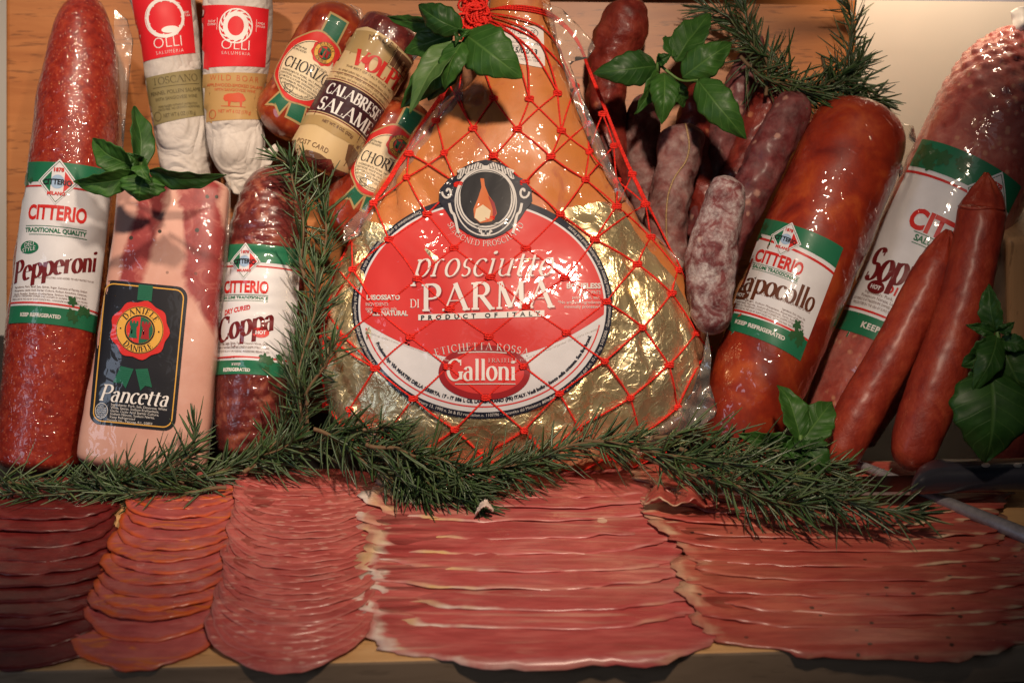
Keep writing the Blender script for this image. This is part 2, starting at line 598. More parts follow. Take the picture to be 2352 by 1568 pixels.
def frame(cx, cy, ang=0.0, R=None, k=0.0, u0=0.0):
    ca, sa = cos(radians(ang)), sin(radians(ang))
    def f(u, v):
        if R:
            t = max(-1.5, min(1.5, (u + u0) / R))
            t0 = u0 / R
            v = v + k * R * ((1 - cos(t)) - (1 - cos(t0)))
            u = R * (sin(t) - sin(t0))
        return cx + u * ca - v * sa, cy + u * sa + v * ca
    return f
# ------------------------------------------------------------------ material library
MT = {}
def wood(name, cols, stretch, rough=0.45, pore=0.55, rot=None, coat=0.15):
    n = N(name)
    v = n.position(stretch, rot)
    f = n.noise(7, 8, 0.6, 0.6, v)
    c = n.ramp(f, [(0.25, cols[0]), (0.5, cols[1]), (0.75, cols[2])])
    fine = n.noise(36, 3, 0.6, 0.2, v)
    dark = n.ramp(fine, [(0.34, 1.0), (0.42, 0.0)])
    c2 = n.mix(n.math('MULTIPLY', dark, pore), c, tuple(x * 0.35 for x in cols[0]))
    n.color(c2)
    n.set(rough=rough, coat=coat, coat_rough=0.3)
    n.bump(fine, 0.15, 0.0005)
    return n.m
MT['backboard'] = wood('pale_wood', [(0.34, 0.105, 0.024), (0.45, 0.16, 0.042), (0.51, 0.20, 0.06)], (1.0, 9, 9))
MT['board'] = wood('board_wood', [(0.48, 0.26, 0.11), (0.58, 0.34, 0.15), (0.62, 0.38, 0.18)], (1.0, 9, 9))
MT['endgrain'] = wood('end_grain', [(0.17, 0.115, 0.075), (0.23, 0.16, 0.105), (0.27, 0.19, 0.13)], (1.0, 6, 6), 0.6, 0.25, (0, 0.2, 0.1), 0.0)
MT['block'] = wood('block_wood', [(0.42, 0.23, 0.11), (0.50, 0.29, 0.15), (0.55, 0.33, 0.18)], (8, 8, 1))
MT['counter'] = flat_mat('shade_dark_counter', (0.012, 0.010, 0.010), 0.5)  # near-black: the deep shade behind the board is put into its colour
MT['wall'] = flat_mat('cream_paint', (0.78, 0.70, 0.58), 0.6, 0, 0.015, 8)
MT['shelf'] = flat_mat('grey_metal', (0.30, 0.29, 0.33), 0.45)

def meat(name, cols, scale=60, fat=None, fatc=(0.6, 0.35, 0.22), fscale=260, rough=0.35, coat=0.0, coat_rough=0.08, bump=0.3, bscale=140, bdist=0.0008,
         coatbump=0.0, cbscale=120, sss=0.06, mould=None, stretch=None, dark=None):
    n = N(name)
    v = n.position(stretch) if stretch else n.position()
    f = n.noise(scale, 6, 0.6, 0.5, v)
    if len(cols) == 2:
        c = n.ramp(f, [(0.32, cols[0]), (0.68, cols[1])])
    else:
        c = n.ramp(f, [(0.28, cols[0]), (0.5, cols[1]), (0.72, cols[2])])
    if dark:
        big = n.noise(scale * 0.3, 4, 0.6, 0.8, v)
        c = n.mix(n.ramp(big, [(0.50, 0.0), (0.66, 0.85)]), c, dark)
    if fat:
        vv = n.voronoi(fscale, vec=v)
        sep = n.new('ShaderNodeSeparateColor')
        n.link(vv.outputs['Color'], sep.inputs[0])
        pick = n.math('LESS_THAN', sep.outputs[0], fat)
        nz = n.noise(fscale * 2.5, 3, 0.6, 0, v)
        edge = n.ramp(n.math('ADD', vv.outputs['Distance'], n.math('MULTIPLY', nz, 0.45)), [(0.42, 1.0), (0.66, 0.0)])
        c = n.mix(n.math('MULTIPLY', n.math('MULTIPLY', pick, edge), 0.8), c, fatc)
    if mould:
        m1 = n.noise(mould[1], 7, 0.68, 0.5)
        m2 = n.noise(mould[1] * 5, 5, 0.7, 0)
        mm = n.math('MULTIPLY', n.ramp(m1, [(0.40, 0.0), (0.66, 1.0)]), n.ramp(m2, [(0.3, 0.25), (0.65, 1.0)]))
        c = n.mix(n.math('MULTIPLY', mm, mould[0]), c, mould[2])
        n.rough(n.ramp(mm, [(0, rough), (0.5, 0.8)]))
    else:
        n.set(rough=rough)
    n.color(c)
    n.set(coat=coat, coat_rough=coat_rough, sss=sss)
    n.b.inputs['Subsurface Radius'].default_value = (0.01, 0.003, 0.002)
    n.b.inputs['Subsurface Scale'].default_value = 0.4
    n.bump(n.noise(bscale, 5, 0.6, 0.3), bump, bdist)
    if coatbump:
        a = n.noise(cbscale, 1.5, 0.5, 1.0)
        n.bump(a, min(1, coatbump), 0.0035, True)
    return n.m
MT['pepperoni'] = meat('pepperoni_meat', [(0.15, 0.010, 0.008), (0.25, 0.022, 0.012), (0.34, 0.045, 0.02)], 150, 0.22, (0.42, 0.10, 0.045), 420, 0.4, 1.0, 0.05, 0.3, 300, 0.0006, 0.8, 135)
MT['chorizo'] = meat('chorizo_meat', [(0.12, 0.010, 0.006), (0.24, 0.028, 0.010), (0.34, 0.07, 0.02)], 60, 0.12, (0.42, 0.12, 0.05), 160, 0.3, 0.9, 0.05, 0.25, 120, 0.0008, 0.4, 80)
MT['coppa'] = meat('coppa_meat', [(0.045, 0.010, 0.010), (0.12, 0.018, 0.016), (0.38, 0.12, 0.07)], 52, None, rough=0.3, coat=1.0, coat_rough=0.05, bump=0.5, bscale=90, coatbump=0.8, cbscale=120)
MT['capocollo'] = meat('capocollo_meat', [(0.14, 0.010, 0.006), (0.28, 0.026, 0.008), (0.44, 0.078, 0.016)], 32, None, rough=0.45, coat=0.9, coat_rough=0.06, bump=0.4, bscale=60, coatbump=0.8, cbscale=75, dark=(0.13, 0.010, 0.006))
MT['sopressata'] = meat('sopressata_meat', [(0.20, 0.030, 0.025), (0.33, 0.06, 0.045), (0.45, 0.14, 0.10)], 70, 0.3, (0.50, 0.22, 0.13), 150, 0.4, 0.9, 0.1, 0.3, 120, 0.0008, 0.6, 70, mould=(0.30, 26, (0.50, 0.30, 0.26)))
MT['stick'] = meat('smoked_stick', [(0.16, 0.012, 0.008), (0.27, 0.030, 0.014), (0.36, 0.058, 0.024)], 60, None, rough=0.5, coat=0.22, coat_rough=0.3, bump=0.7, bscale=190, bdist=0.0014, stretch=(1.0, 1.0, 0.45))
MT['dry_red'] = meat('dry_red_sausage', [(0.06, 0.008, 0.006), (0.17, 0.018, 0.012), (0.28, 0.05, 0.03)], 55, 0.10, (0.48, 0.18, 0.09), 110, 0.45, 0.2, 0.25, 0.8, 140, 0.002)
MT['dry_dark'] = meat('dry_dark_sausage', [(0.05, 0.010, 0.012), (0.12, 0.02, 0.022), (0.2, 0.045, 0.045)], 60, 0.16, (0.42, 0.22, 0.17), 120, 0.45, 0.2, 0.3, 0.6, 170, 0.0014, mould=(0.30, 80, (0.32, 0.23, 0.22)))
MT['dry_grey'] = meat('dry_grey_sausage', [(0.07, 0.018, 0.018), (0.15, 0.045, 0.042), (0.24, 0.09, 0.08)], 55, 0.08, (0.36, 0.22, 0.18), 130, 0.55, 0.1, 0.4, 0.6, 160, 0.0013, mould=(0.85, 70, (0.34, 0.26, 0.24)))
MT['dry_frost'] = meat('frosted_sausage', [(0.06, 0.014, 0.016), (0.14, 0.035, 0.038), (0.22, 0.07, 0.07)], 70, 0.12, (0.36, 0.22, 0.18), 130, 0.6, 0.0, 0.4, 0.6, 170, 0.0014, mould=(1.0, 85, (0.60, 0.55, 0.54)))

# cured belly under film: pale fat with red muscle bands
def belly():
    n = N('cured_belly')
    u, h = n.attr('across'), n.attr('along')
    wob = n.math('MULTIPLY', n.math('SUBTRACT', n.noise(22, 5, 0.6, 0.8), 0.5), 0.55)
    def band(c0, slope, h0, w, lo, hi):
        ctr = n.math('ADD', n.math('MULTIPLY', n.math('SUBTRACT', h, h0), slope), c0)
        d = n.math('ABSOLUTE', n.math('ADD', n.math('SUBTRACT', u, ctr), wob))
        g = n.ramp(h, [(lo, 0.0), (hi, 1.0)])
        wd = n.math('MULTIPLY', g, w)
        return n.math('MULTIPLY', n.math('SUBTRACT', wd, d), 9.0, clamp=True)
    b1 = band(0.26, -0.95, 0.92, 0.27, 0.40, 0.56)
    b2 = band(-0.58, 0.9, 0.88, 0.42, 0.46, 0.62)
    b3 = band(0.0, 0.0, 0.9, 1.4, 0.955, 0.985)
    m = n.math('MAXIMUM', n.math('MAXIMUM', b1, b2), b3)
    fat = n.ramp(n.noise(30, 5, 0.6), [(0.3, (0.50, 0.255, 0.20)), (0.7, (0.57, 0.325, 0.26))])
    lean = n.ramp(n.noise(55, 6, 0.65, 1.0), [(0.25, (0.17, 0.018, 0.022)), (0.55, (0.26, 0.036, 0.036)), (0.78, (0.46, 0.16, 0.13))])
    c = n.mix(n.math('MULTIPLY', m, 0.97), fat, lean)
    vv = n.voronoi(130)
    sep = n.new('ShaderNodeSeparateColor')
    n.link(vv.outputs['Color'], sep.inputs[0])
    dots = n.math('MULTIPLY', n.math('LESS_THAN', sep.outputs[0], 0.13), n.math('LESS_THAN', vv.outputs['Distance'], 0.24))
    top = n.ramp(h, [(0.60, 0.0), (0.72, 1.0)])
    c = n.mix(n.math('MULTIPLY', dots, top), c, (0.04, 0.03, 0.022))
    n.color(c)
    n.set(rough=0.4, coat=0.8, coat_rough=0.06, sss=0.0)
    n.b.inputs['Subsurface Radius'].default_value = (0.01, 0.004, 0.002)
    n.b.inputs['Subsurface Scale'].default_value = 0.4
    n.bump(n.noise(35, 4), 0.2, 0.001)
    n.bump(n.noise(45, 2, 0.5, 1.5), 0.6, 0.004, True)
    return n.m
MT['belly'] = belly()

# ham flesh and rind under film
def hamskin():
    n = N('ham_rind')
    v = n.position((1, 1, 0.7))
    f = n.noise(11, 6, 0.55, 1.2, v)
    c = n.ramp(f, [(0.25, (0.38, 0.115, 0.03)), (0.42, (0.53, 0.185, 0.045)), (0.6, (0.57, 0.205, 0.075)), (0.78, (0.50, 0.115, 0.06))])
    s = n.noise(24, 5, 0.6, 1.0)
    c = n.mix(n.ramp(s, [(0.57, 0.0), (0.70, 0.75)]), c, (0.34, 0.075, 0.045))
    c = n.mix(n.ramp(n.noise(70, 5, 0.6), [(0.5, 0.0), (0.75, 0.35)]), c, (0.38, 0.13, 0.04))
    n.color(c)
    n.set(rough=0.4, coat=1.0, coat_rough=0.06, sss=0.12)
    n.b.inputs['Subsurface Radius'].default_value = (0.012, 0.005, 0.002)
    n.b.inputs['Subsurface Scale'].default_value = 0.5
    n.bump(n.noise(40, 5), 0.25, 0.0015)
    n.bump(n.noise(38, 2.5, 0.5, 1.6, n.position((1.7, 1, 0.7))), 0.7, 0.005, True)
    return n.m
MT['ham'] = hamskin()
def foil():
    n = N('gold_foil')
    f = n.noise(9, 4)
    n.color(n.ramp(f, [(0.35, (0.95, 0.73, 0.37)), (0.65, (0.98, 0.86, 0.56))]))
    n.set(metal=0.88, rough=0.34, coat=0.6, coat_rough=0.06)
    w = n.noise(70, 4, 0.5, 1.2)
    ridg = n.math('ABSOLUTE', n.math('SUBTRACT', w, 0.5))
    w2 = n.noise(22, 3, 0.5, 1.0)
    ridg2 = n.math('ABSOLUTE', n.math('SUBTRACT', w2, 0.5))
    a = n.bump(n.ramp(ridg2, [(0.0, 1.0), (0.10, 0.0)]), 0.35, 0.0016)
    b = n.bump(n.ramp(ridg, [(0.0, 1.0), (0.07, 0.0)]), 0.38, 0.0010, prev=a)
    n.bump(n.noise(190, 3, 0.6), 0.25, 0.0005, prev=b)
    return n.m
MT['foil'] = foil()
def film(name='clear_film', tint=(1, 0.97, 0.92), dens=0.10):
    n = N(name)
    t = n.t
    out = t.nodes['Material Output']
    tr = n.new('ShaderNodeBsdfTransparent'); tr.inputs[0].default_value = (*tint, 1)
    gl = n.new('ShaderNodeBsdfGlossy'); gl.inputs['Roughness'].default_value = 0.10
    df = n.new('ShaderNodeBsdfDiffuse'); df.inputs[0].default_value = (0.72, 0.68, 0.64, 1)
    fr = n.new('ShaderNodeFresnel'); fr.inputs[0].default_value = 1.45
    bp = n.new('ShaderNodeBump'); bp.inputs['Strength'].default_value = 0.5; bp.inputs['Distance'].default_value = 0.002
    n.link(n.noise(45, 5, 0.6, 1.5), bp.inputs['Height'])
    n.link(bp.outputs[0], gl.inputs['Normal']); n.link(bp.outputs[0], fr.inputs['Normal'])
    m1 = n.new('ShaderNodeMixShader'); m1.inputs[0].default_value = dens
    n.link(tr.outputs[0], m1.inputs[1]); n.link(df.outputs[0], m1.inputs[2])
    m2 = n.new('ShaderNodeMixShader')
    n.link(n.math('MULTIPLY', fr.outputs[0], 1.6, clamp=True), m2.inputs[0])
    n.link(m1.outputs[0], m2.inputs[1]); n.link(gl.outputs[0], m2.inputs[2])
    n.link(m2.outputs[0], out.inputs['Surface'])
    return n.m
MT['film'] = film()
MT['net'] = flat_mat('red_net', (0.72, 0.024, 0.014), 0.6, 0.0, 0.15, 500, 0.6)
MT['twine'] = flat_mat('jute_twine', (0.34, 0.22, 0.11), 0.8, 0, 0.2, 700, 0.5)

# printed label stock under film: coat gives the plastic shine
def ink(name, c, coat=0.7, var=0.03, rough=0.45):
    n = N(name)
    n.color(n.ramp(n.noise(60, 4), [(0.3, tuple(x * (1 - var) for x in c)), (0.7, tuple(min(1, x * (1 + var)) for x in c))]))
    n.set(rough=rough, coat=coat, coat_rough=0.08)
    if coat:
        n.bump(n.noise(70, 1.5, 0.5, 1.2), 0.4, 0.0022, True)
    return n.m
MT['white'] = ink('label_white', (0.62, 0.61, 0.63), 0.6, 0.05)
MT['cream'] = ink('label_cream', (0.66, 0.54, 0.36), 0.6, 0.05)
MT['green'] = ink('label_green', (0.014, 0.135, 0.065))
MT['ribbon'] = ink('ribbon_green', (0.010, 0.10, 0.055), 0.5)
MT['red'] = ink('label_red', (0.52, 0.022, 0.018))
MT['hamred'] = ink('ham_label_red', (0.60, 0.040, 0.038), 0.9)
MT['deepred'] = ink('deep_red', (0.28, 0.012, 0.016), 0.9)
MT['maroon'] = ink('label_maroon', (0.13, 0.008, 0.010))
MT['brown'] = ink('label_brown', (0.10, 0.028, 0.012))
MT['black'] = ink('label_black', (0.010, 0.010, 0.014), 0.8)
MT['navy'] = ink('label_navy', (0.012, 0.014, 0.028), 0.8)
MT['gold'] = ink('label_gold', (0.62, 0.33, 0.055))
MT['plum'] = ink('label_plum', (0.035, 0.008, 0.014))
MT['grey'] = ink('label_grey', (0.22, 0.20, 0.19))
MT['tan'] = ink('label_tan', (0.36, 0.24, 0.10))
MT['beige'] = ink('label_beige', (0.55, 0.40, 0.21))
MT['sepia'] = ink('label_sepia', (0.13, 0.065, 0.035))
MT['leafgreen'] = ink('printed_leaf', (0.022, 0.085, 0.03))
MT['blue'] = ink('pale_blue', (0.30, 0.42, 0.58))
MT['wax'] = ink('orange_wax', (0.55, 0.13, 0.03))
MT['silver'] = ink('label_silver', (0.60, 0.57, 0.54))
MT['olired'] = ink('paper_red', (0.60, 0.014, 0.022), 0.0)
MT['olive'] = ink('paper_olive', (0.235, 0.19, 0.085), 0.0)
MT['khaki'] = ink('paper_khaki', (0.42, 0.255, 0.095), 0.0)
MT['olivedark'] = ink('paper_olive_ink', (0.085, 0.065, 0.03), 0.0)
MT['orangeink'] = ink('paper_orange_ink', (0.50, 0.07, 0.025), 0.0)
MT['paperwhite'] = ink('paper_white_ink', (0.70, 0.67, 0.64), 0.0)
def paper():
    n = N('wrapping_paper')
    n.color(n.ramp(n.noise(55, 6, 0.65, 0.6), [(0.3, (0.45, 0.40, 0.36)), (0.7, (0.57, 0.52, 0.48))]))
    n.set(rough=0.75)
    w = n.math('ABSOLUTE', n.math('SUBTRACT', n.noise(26, 2, 0.5, 0.9), 0.5))
    w2 = n.math('ABSOLUTE', n.math('SUBTRACT', n.noise(70, 2, 0.5, 0.9), 0.5))
    a = n.bump(w, 0.9, 0.012)
    n.bump(w2, 0.5, 0.003, prev=a)
    return n.m
MT['paper'] = paper()

def leaf_mat(name, c0, c1, cv):
    n = N(name)
    s, t = n.attr('along'), n.attr('across')
    f = n.noise(70, 4, 0.6)
    c = n.ramp(f, [(0.3, c0), (0.7, c1)])
    at = n.math('ABSOLUTE', t)
    mid = n.ramp(at, [(0.02, 1.0), (0.07, 0.0)])
    ph = n.math('SUBTRACT', n.math('MULTIPLY', s, 7.0), n.math('MULTIPLY', at, 1.6))
    fr = n.math('ABSOLUTE', n.math('SUBTRACT', n.math('FRACT', ph), 0.5))
    vein = n.ramp(fr, [(0.02, 0.6), (0.07, 0.0)])
    vv = n.math('MAXIMUM', mid, vein)
    n.color(n.mix(n.math('MULTIPLY', vv, 0.55), c, cv))
    n.set(rough=0.5, coat=0.06, coat_rough=0.3, sss=0.0)
    n.b.inputs['Transmission Weight'].default_value = 0.0
    a = n.bump(n.math('SUBTRACT', 1.0, vv), 0.4, 0.0008)
    nn = n.bump(n.noise(300, 3), 0.2, 0.0004, prev=a)
    tl = n.new('ShaderNodeBsdfTranslucent'); tl.inputs[0].default_value = (c1[0] * 1.6, c1[1] * 1.5, c1[2], 1)
    mx = n.new('ShaderNodeMixShader'); mx.inputs[0].default_value = 0.22
    n.link(n.b.outputs[0], mx.inputs[1]); n.link(tl.outputs[0], mx.inputs[2])
    n.link(mx.outputs[0], n.t.nodes['Material Output'].inputs['Surface'])
    return n.m
MT['basil'] = leaf_mat('basil_leaf', (0.022, 0.075, 0.012), (0.045, 0.13, 0.02), (0.11, 0.22, 0.05))
MT['basil_pale'] = leaf_mat('basil_leaf_pale', (0.06, 0.13, 0.035), (0.10, 0.19, 0.05), (0.17, 0.26, 0.09))
MT['basil_deep'] = leaf_mat('basil_leaf_deep', (0.014, 0.052, 0.010), (0.030, 0.095, 0.016), (0.08, 0.17, 0.04))
MT['basil_stem'] = flat_mat('basil_stem', (0.09, 0.17, 0.04), 0.5)
def needle():
    n = N('rosemary_needles')
    f = n.attr('tone')
    c = n.ramp(f, [(0.0, (0.022, 0.050, 0.018)), (0.45, (0.045, 0.090, 0.028)), (0.85, (0.085, 0.140, 0.045)), (1.0, (0.14, 0.155, 0.06))])
    s = n.attr('side')
    n.color(n.mix(n.math('MULTIPLY', s, 0.6), c, (0.15, 0.19, 0.12)))
    n.set(rough=0.38, coat=0.2, coat_rough=0.3, spec=0.4)
    return n.m
MT['needle'] = needle()
MT['twig'] = flat_mat('rosemary_twig', (0.14, 0.085, 0.045), 0.7)
MT['steel'] = flat_mat('blade_steel', (0.20, 0.18, 0.17), 0.28, 0, 0.03, 80, metal=1.0)  # dark base colour carries the blade's reflection of dark surroundings
MT['edge'] = flat_mat('edge_glint_steel', (0.55, 0.52, 0.50), 0.35, metal=0.8)  # paler steel: the bright glint along the edge is put into its colour
MT['rod'] = flat_mat('rod_steel', (0.30, 0.28, 0.30), 0.5, 0, 0.08, 200, metal=0.6, bump=0.2)
MT['handle'] = flat_mat('black_handle', (0.022, 0.022, 0.030), 0.32, 0.8, 0.05)
MT['rivet'] = flat_mat('rivet_steel', (0.6, 0.58, 0.56), 0.3, metal=1.0)
# ------------------------------------------------------------------ setting
def box(name, pts8, m, parent=None, **kw):
    f = [(0, 1, 2, 3), (7, 6, 5, 4), (0, 4, 5, 1), (1, 5, 6, 2), (2, 6, 7, 3), (3, 7, 4, 0)]
    return obj(name, pts8, f, m, parent, smooth=False, **kw)
def bevel(o, w, seg=3):
    md = o.modifiers.new('bevel', 'BEVEL')
    md.width = w; md.segments = seg; md.limit_method = 'ANGLE'
    return o
ZC = -0.03
c = obj('counter', [(-2.2, -0.5, ZC), (2.2, -0.5, ZC), (2.2, 0.80, ZC), (-2.2, 0.80, ZC)], [(0, 1, 2, 3)], MT['counter'], smooth=False)
c['kind'] = 'structure'
w = box('wall', [(-2.2, 0.66, ZC), (2.2, 0.66, ZC), (2.2, 0.66, 1.4), (-2.2, 0.66, 1.4), (-2.2, 0.72, ZC), (2.2, 0.72, ZC), (2.2, 0.72, 1.4), (-2.2, 0.72, 1.4)], MT['wall'])
tag(w, 'plain cream painted wall glowing behind the leaning wooden board', 'wall')

# front serving board
A, B = G(-260, 1548), G(2612, 1473)
dirf = (B - A).normalized(); back = Vector((-dirf.y, dirf.x, 0))
if back.y < 0:
    back = -back
T_ = 0.05
q = [A, B, B + back * 0.285, A + back * 0.285]
dn = Vector((0, 0, -T_ ))
pts = [p + dn for p in q] + q
board = obj('serving_board', pts, [(3, 2, 1, 0), (4, 5, 6, 7), (0, 1, 5, 4), (1, 2, 6, 5), (2, 3, 7, 6), (3, 0, 4, 7)], [MT['board'], MT['endgrain']], smooth=False, origin=(A + B) / 2 + dn)
board.data.polygons[2].material_index = 1
bevel(board, 0.0022, 2)
tag(board, 'thick wooden serving board with the rows of sliced meat laid on it', 'board')
BACKV = back; FRONT_A = A; FRONT_D = dirf
def front_dist(x, y):
    """distance behind the board's front edge"""
    return (Vector((x, y, 0)) - FRONT_A).dot(BACKV)

# leaning back board with rounded corners
DB = 1.60
def outline(x0, y0, x1, y1, r):
    pts = []
    for cx, cy, a in ((x1 - r, y0 + r, -90), (x1 - r, y1 - r, 0), (x0 + r, y1 - r, 90), (x0 + r, y0 + r, 180)):
        pts += arc(cx, cy, r, r, a, a + 90, 8)
    return pts
ol = outline(12, -150, 1968, 950, 40)
n_ = len(ol)
vs = [P(x, y, DB) for x, y in ol] + [P(x, y, DB) + FW * 0.022 for x, y in ol]
fs = [tuple(range(n_))[::-1], tuple(range(n_, 2 * n_))] + [(i, (i + 1) % n_, n_ + (i + 1) % n_, n_ + i) for i in range(n_)]
bb = obj('cutting_board', vs, fs, MT['backboard'], smooth=False, origin=P(990, 950, DB))
bevel(bb, 0.004)
tag(bb, 'large pale wooden cutting board with horizontal grain leaning at the back', 'board')
# shelf edge at the very top
s0, s1 = P(500, -16, 1.588), P(2900, 11, 1.588)
th, dp = UP * 0.004, Vector((0, 0.004, 0))
sh = box('rail', [s0, s1, s1 + th, s0 + th, s0 + dp, s1 + dp, s1 + dp + th, s0 + dp + th], MT['shelf'])
tag(sh, 'thin grey metal rail fixed across the top of the leaning wooden board', 'rail')
# wooden block at the right
p0 = P(2312, 548, 1.50)
ex, ez, ey = Vector((0.11, 0.02, 0)), Vector((0.0, 0.012, -0.30)), Vector((0, 0.09, 0.0))
lean = Vector((0.018, -0.02, -0.20))
top = [p0, p0 + ex, p0 + ex + ey, p0 + ey]
scale_ = (p0.z - ZC) / 0.20
bot = [p + lean * scale_ for p in top]
kb = box('wooden_block', [bot[0], bot[1], bot[2], bot[3], top[0], top[1], top[2], top[3]], MT['block'])
bevel(kb, 0.006, 4)
tag(kb, 'pale wooden block standing at the right edge behind the basil', 'block')
# ------------------------------------------------------------------ packaged meats
def at_counter(px, d):
    p = P(px, 1000, d)
    return Vector((p.x, p.y, ZC))
def leaves_print(sh, x, y, r, seed, n=5):
    rr = random.Random(seed)
    for i in range(n):
        a = rr.uniform(0, 6.28); cx = x + rr.uniform(-r, r); cy = y + rr.uniform(-r * .7, r * .7); s = r * rr.uniform(.35, .6)
        pts = []
        for k in range(20):
            t = 2 * pi * k / 20
            q = s * (1.0 if k % 4 == 0 else .78 if k % 2 else .52) * (1.15 if k < 4 or k > 16 else .85)
            pts.append((cx + q * cos(t + a), cy + q * sin(t + a)))
        sh.poly(pts, i * 1e-5)
    return sh
def diamond(D, x, y, s, parent, L):
    """the maker's diamond badge"""
    D.add('badge', Shapes().poly([(x, y - s * 1.12), (x + s, y), (x, y + s * 1.12), (x - s, y)]), MT['white'], L, parent=parent)
    D.add('badge_rule', Shapes().path([(x, y - s * 1.0), (x + s * .9, y), (x, y + s * 1.0), (x - s * .9, y)], s * .035, True), MT['leafgreen'], L + 1, parent=parent)
    D.add('badge_field', Shapes().poly([(x - s * .78, y), (x - s * .32, y - s * .52), (x - s * .32, y + s * .52)]), MT['green'], L + 1, parent=parent)
    D.add('badge_field', Shapes().poly([(x + s * .78, y), (x + s * .32, y - s * .52), (x + s * .32, y + s * .52)]), MT['red'], L + 1, parent=parent)
    D.add('badge_globe', Shapes().ell(x, y, s * .34, s * .34), MT['blue'], L + 1, parent=parent)
    D.add('badge_lettering', Shapes().text('CITTERIO', x, y + s * .13, s * .27, bold=1, fit=s * 1.42, curve=lambda u: (u - x) ** 2 / s * .12), MT['black'], L + 2, parent=parent)
    D.add('badge_lettering', Shapes().text('1878', x, y - s * .50, s * .19, bold=1).text('MILANO', x, y + s * .66, s * .17, bold=1), MT['red'], L + 2, parent=parent)
ING = ['Ingredients: Pork, Beef, Salt, Spices, Sugar, Extracts of Paprika, Sodium', 'Phosphates, Lactic Acid Starter Culture, Sodium Ascorbate, Dextrose,',
       'Garlic Powder, Sodium Erythorbate, Sodium Nitrite, Citric Acid.']
TM = ['CITTERIO IS A TRADEMARK OWNED AND LICENSED BY GIUSEPPE CITTERIO S.p.A. MILANO,', 'PRODUCED IN THE USA BY EURO FOODS INC., WOODSIDE PARK, FREELAND, PA. 18224']

# ---- pepperoni stick
G_PK = None
t = thing('pepperoni', 'thick red pepperoni stick in glossy film, leftmost of the standing meats', 'sausage', at_counter(95, 1.51))
body, bv = loft('casing', [(90, 1085, 104, 1.512), (98, 980, 103, 1.512), (118, 800, 106, 1.512), (138, 620, 105, 1.515), (157, 450, 100, 1.52), (173, 300, 97, 1.525), (184, 180, 88, 1.53), (190, 80, 70, 1.535), (192, 20, 48, 1.54), (190, -18, 24, 1.54)],
                t, MT['pepperoni'], 64, 140, cap0=30, cap1=30, bumps=((0.0014, 28, 1), (0.0006, 90, 2)))
D = Decal(bv, frame(139, 560, 6.3, 112, 0.16), 1.5, t)
lab = D.add('label', Shapes().rect(-118, -186, 128, 186), MT['white'], 0)
D.add('band', Shapes().rect(-118, -186, 128, -140), MT['green'], 1, parent=lab)
D.add('band', Shapes().rect(-118, 146, 128, 186), MT['green'], 1, parent=lab)
D.add('stripe', Shapes().rect(-118, -132, 128, -128).rect(-118, 137, 128, 141), MT['red'], 1, parent=lab)
diamond(D, -22, -141, 47, lab, 2)
D.add('lettering', Shapes().text('CITTERIO', -17, -54, 33, bold=1, fit=144), MT['red'], 1, parent=lab)
D.add('lettering', Shapes().text('TRADITIONAL QUALITY', -17, -24, 10, bold=1, fit=150).rect(-92, -39, 58, -37.6).rect(-80, -19, 62, -17.6), MT['green'], 1, parent=lab)
D.add('oval', Shapes().ell(-76, 12, 26, 15), MT['green'], 1, parent=lab)
D.add('lettering', Shapes().text('DELI', -76, 9, 9.5, bold=0, rise=.2).text('STYLE', -76, 21, 9.5, bold=0, rise=.2), MT['white'], 2, parent=lab)
D.add('name_lettering', Shapes().text('Pepperoni', -8, 72, 50, serif=True, xs=.62, w=.15, fit=212, rise=.22), MT['maroon'], 1, parent=lab)
s = Shapes()
for i, l in enumerate(ING): s.text(l, -14, 104 + i * 8, 4.6, fit=185, rise=.02)
for i, l in enumerate(TM): s.text(l, -14, 128 + i * 7 - 2, 3.6, fit=195)
s.text('BHA, BHT WITH CITRIC ACID ADDED TO HELP PROTECT FLAVOR', 20, 80, 4, fit=150, rise=.06)
D.add('small_print', s, MT['brown'], 1, parent=lab, cut=0)
D.add('lettering', Shapes().text('KEEP REFRIGERATED', -30, 171, 8.5, bold=1, fit=98), MT['silver'], 2, parent=lab)
D.add('leaf_print', leaves_print(Shapes(), 66, 146, 26, 3, 7), MT['leafgreen'], 2, parent=lab)
D.add('leaf_print', leaves_print(Shapes(), -104, -150, 20, 4, 5), MT['leafgreen'], 2, parent=lab)
def flap(name, pts, parent, d, m=None, amp=0.003, seed=0, cut=12, thick=0.0003, curl=0.0):
    """a loose sheet of film or paper: outline in picture pixels at depth d (number or function)"""
    bm = bmesh.new()
    f = bm.faces.new([bm.verts.new((x, y, 0)) for x, y in pts])
    for ax in (0, 1):
        xs = [v.co[ax] for v in bm.verts]; k = math.floor(min(xs) / cut) + 1
        while k * cut < max(xs):
            co = [0, 0, 0]; no = [0, 0, 0]; co[ax] = k * cut + .01; no[ax] = 1
            bmesh.ops.bisect_plane(bm, geom=bm.verts[:] + bm.edges[:] + bm.faces[:], plane_co=co, plane_no=no, dist=1e-5); k += 1
    bm.verts.index_update()
    out = []
    for v in bm.verts:
        dd = d(v.co.x, v.co.y) if callable(d) else d
        dd += amp * noise.noise(Vector((v.co.x / 38 + seed, v.co.y / 38, seed * 1.7)))
        out.append(P(v.co.x, v.co.y, dd))
    fc = [tuple(v.index for v in q.verts) for q in bm.faces]
    bm.free()
    o = obj(name, out, fc, m or MT['film'], parent)
    md = o.modifiers.new('thickness', 'SOLIDIFY'); md.thickness = thick; md.offset = 0
    return o
flap('film_edge', [(262, 20), (292, 45), (306, 95), (300, 150), (290, 250), (280, 380), (262, 520), (250, 700), (236, 700), (246, 560), (262, 380), (266, 250), (262, 120)], t, 1.54, seed=2)

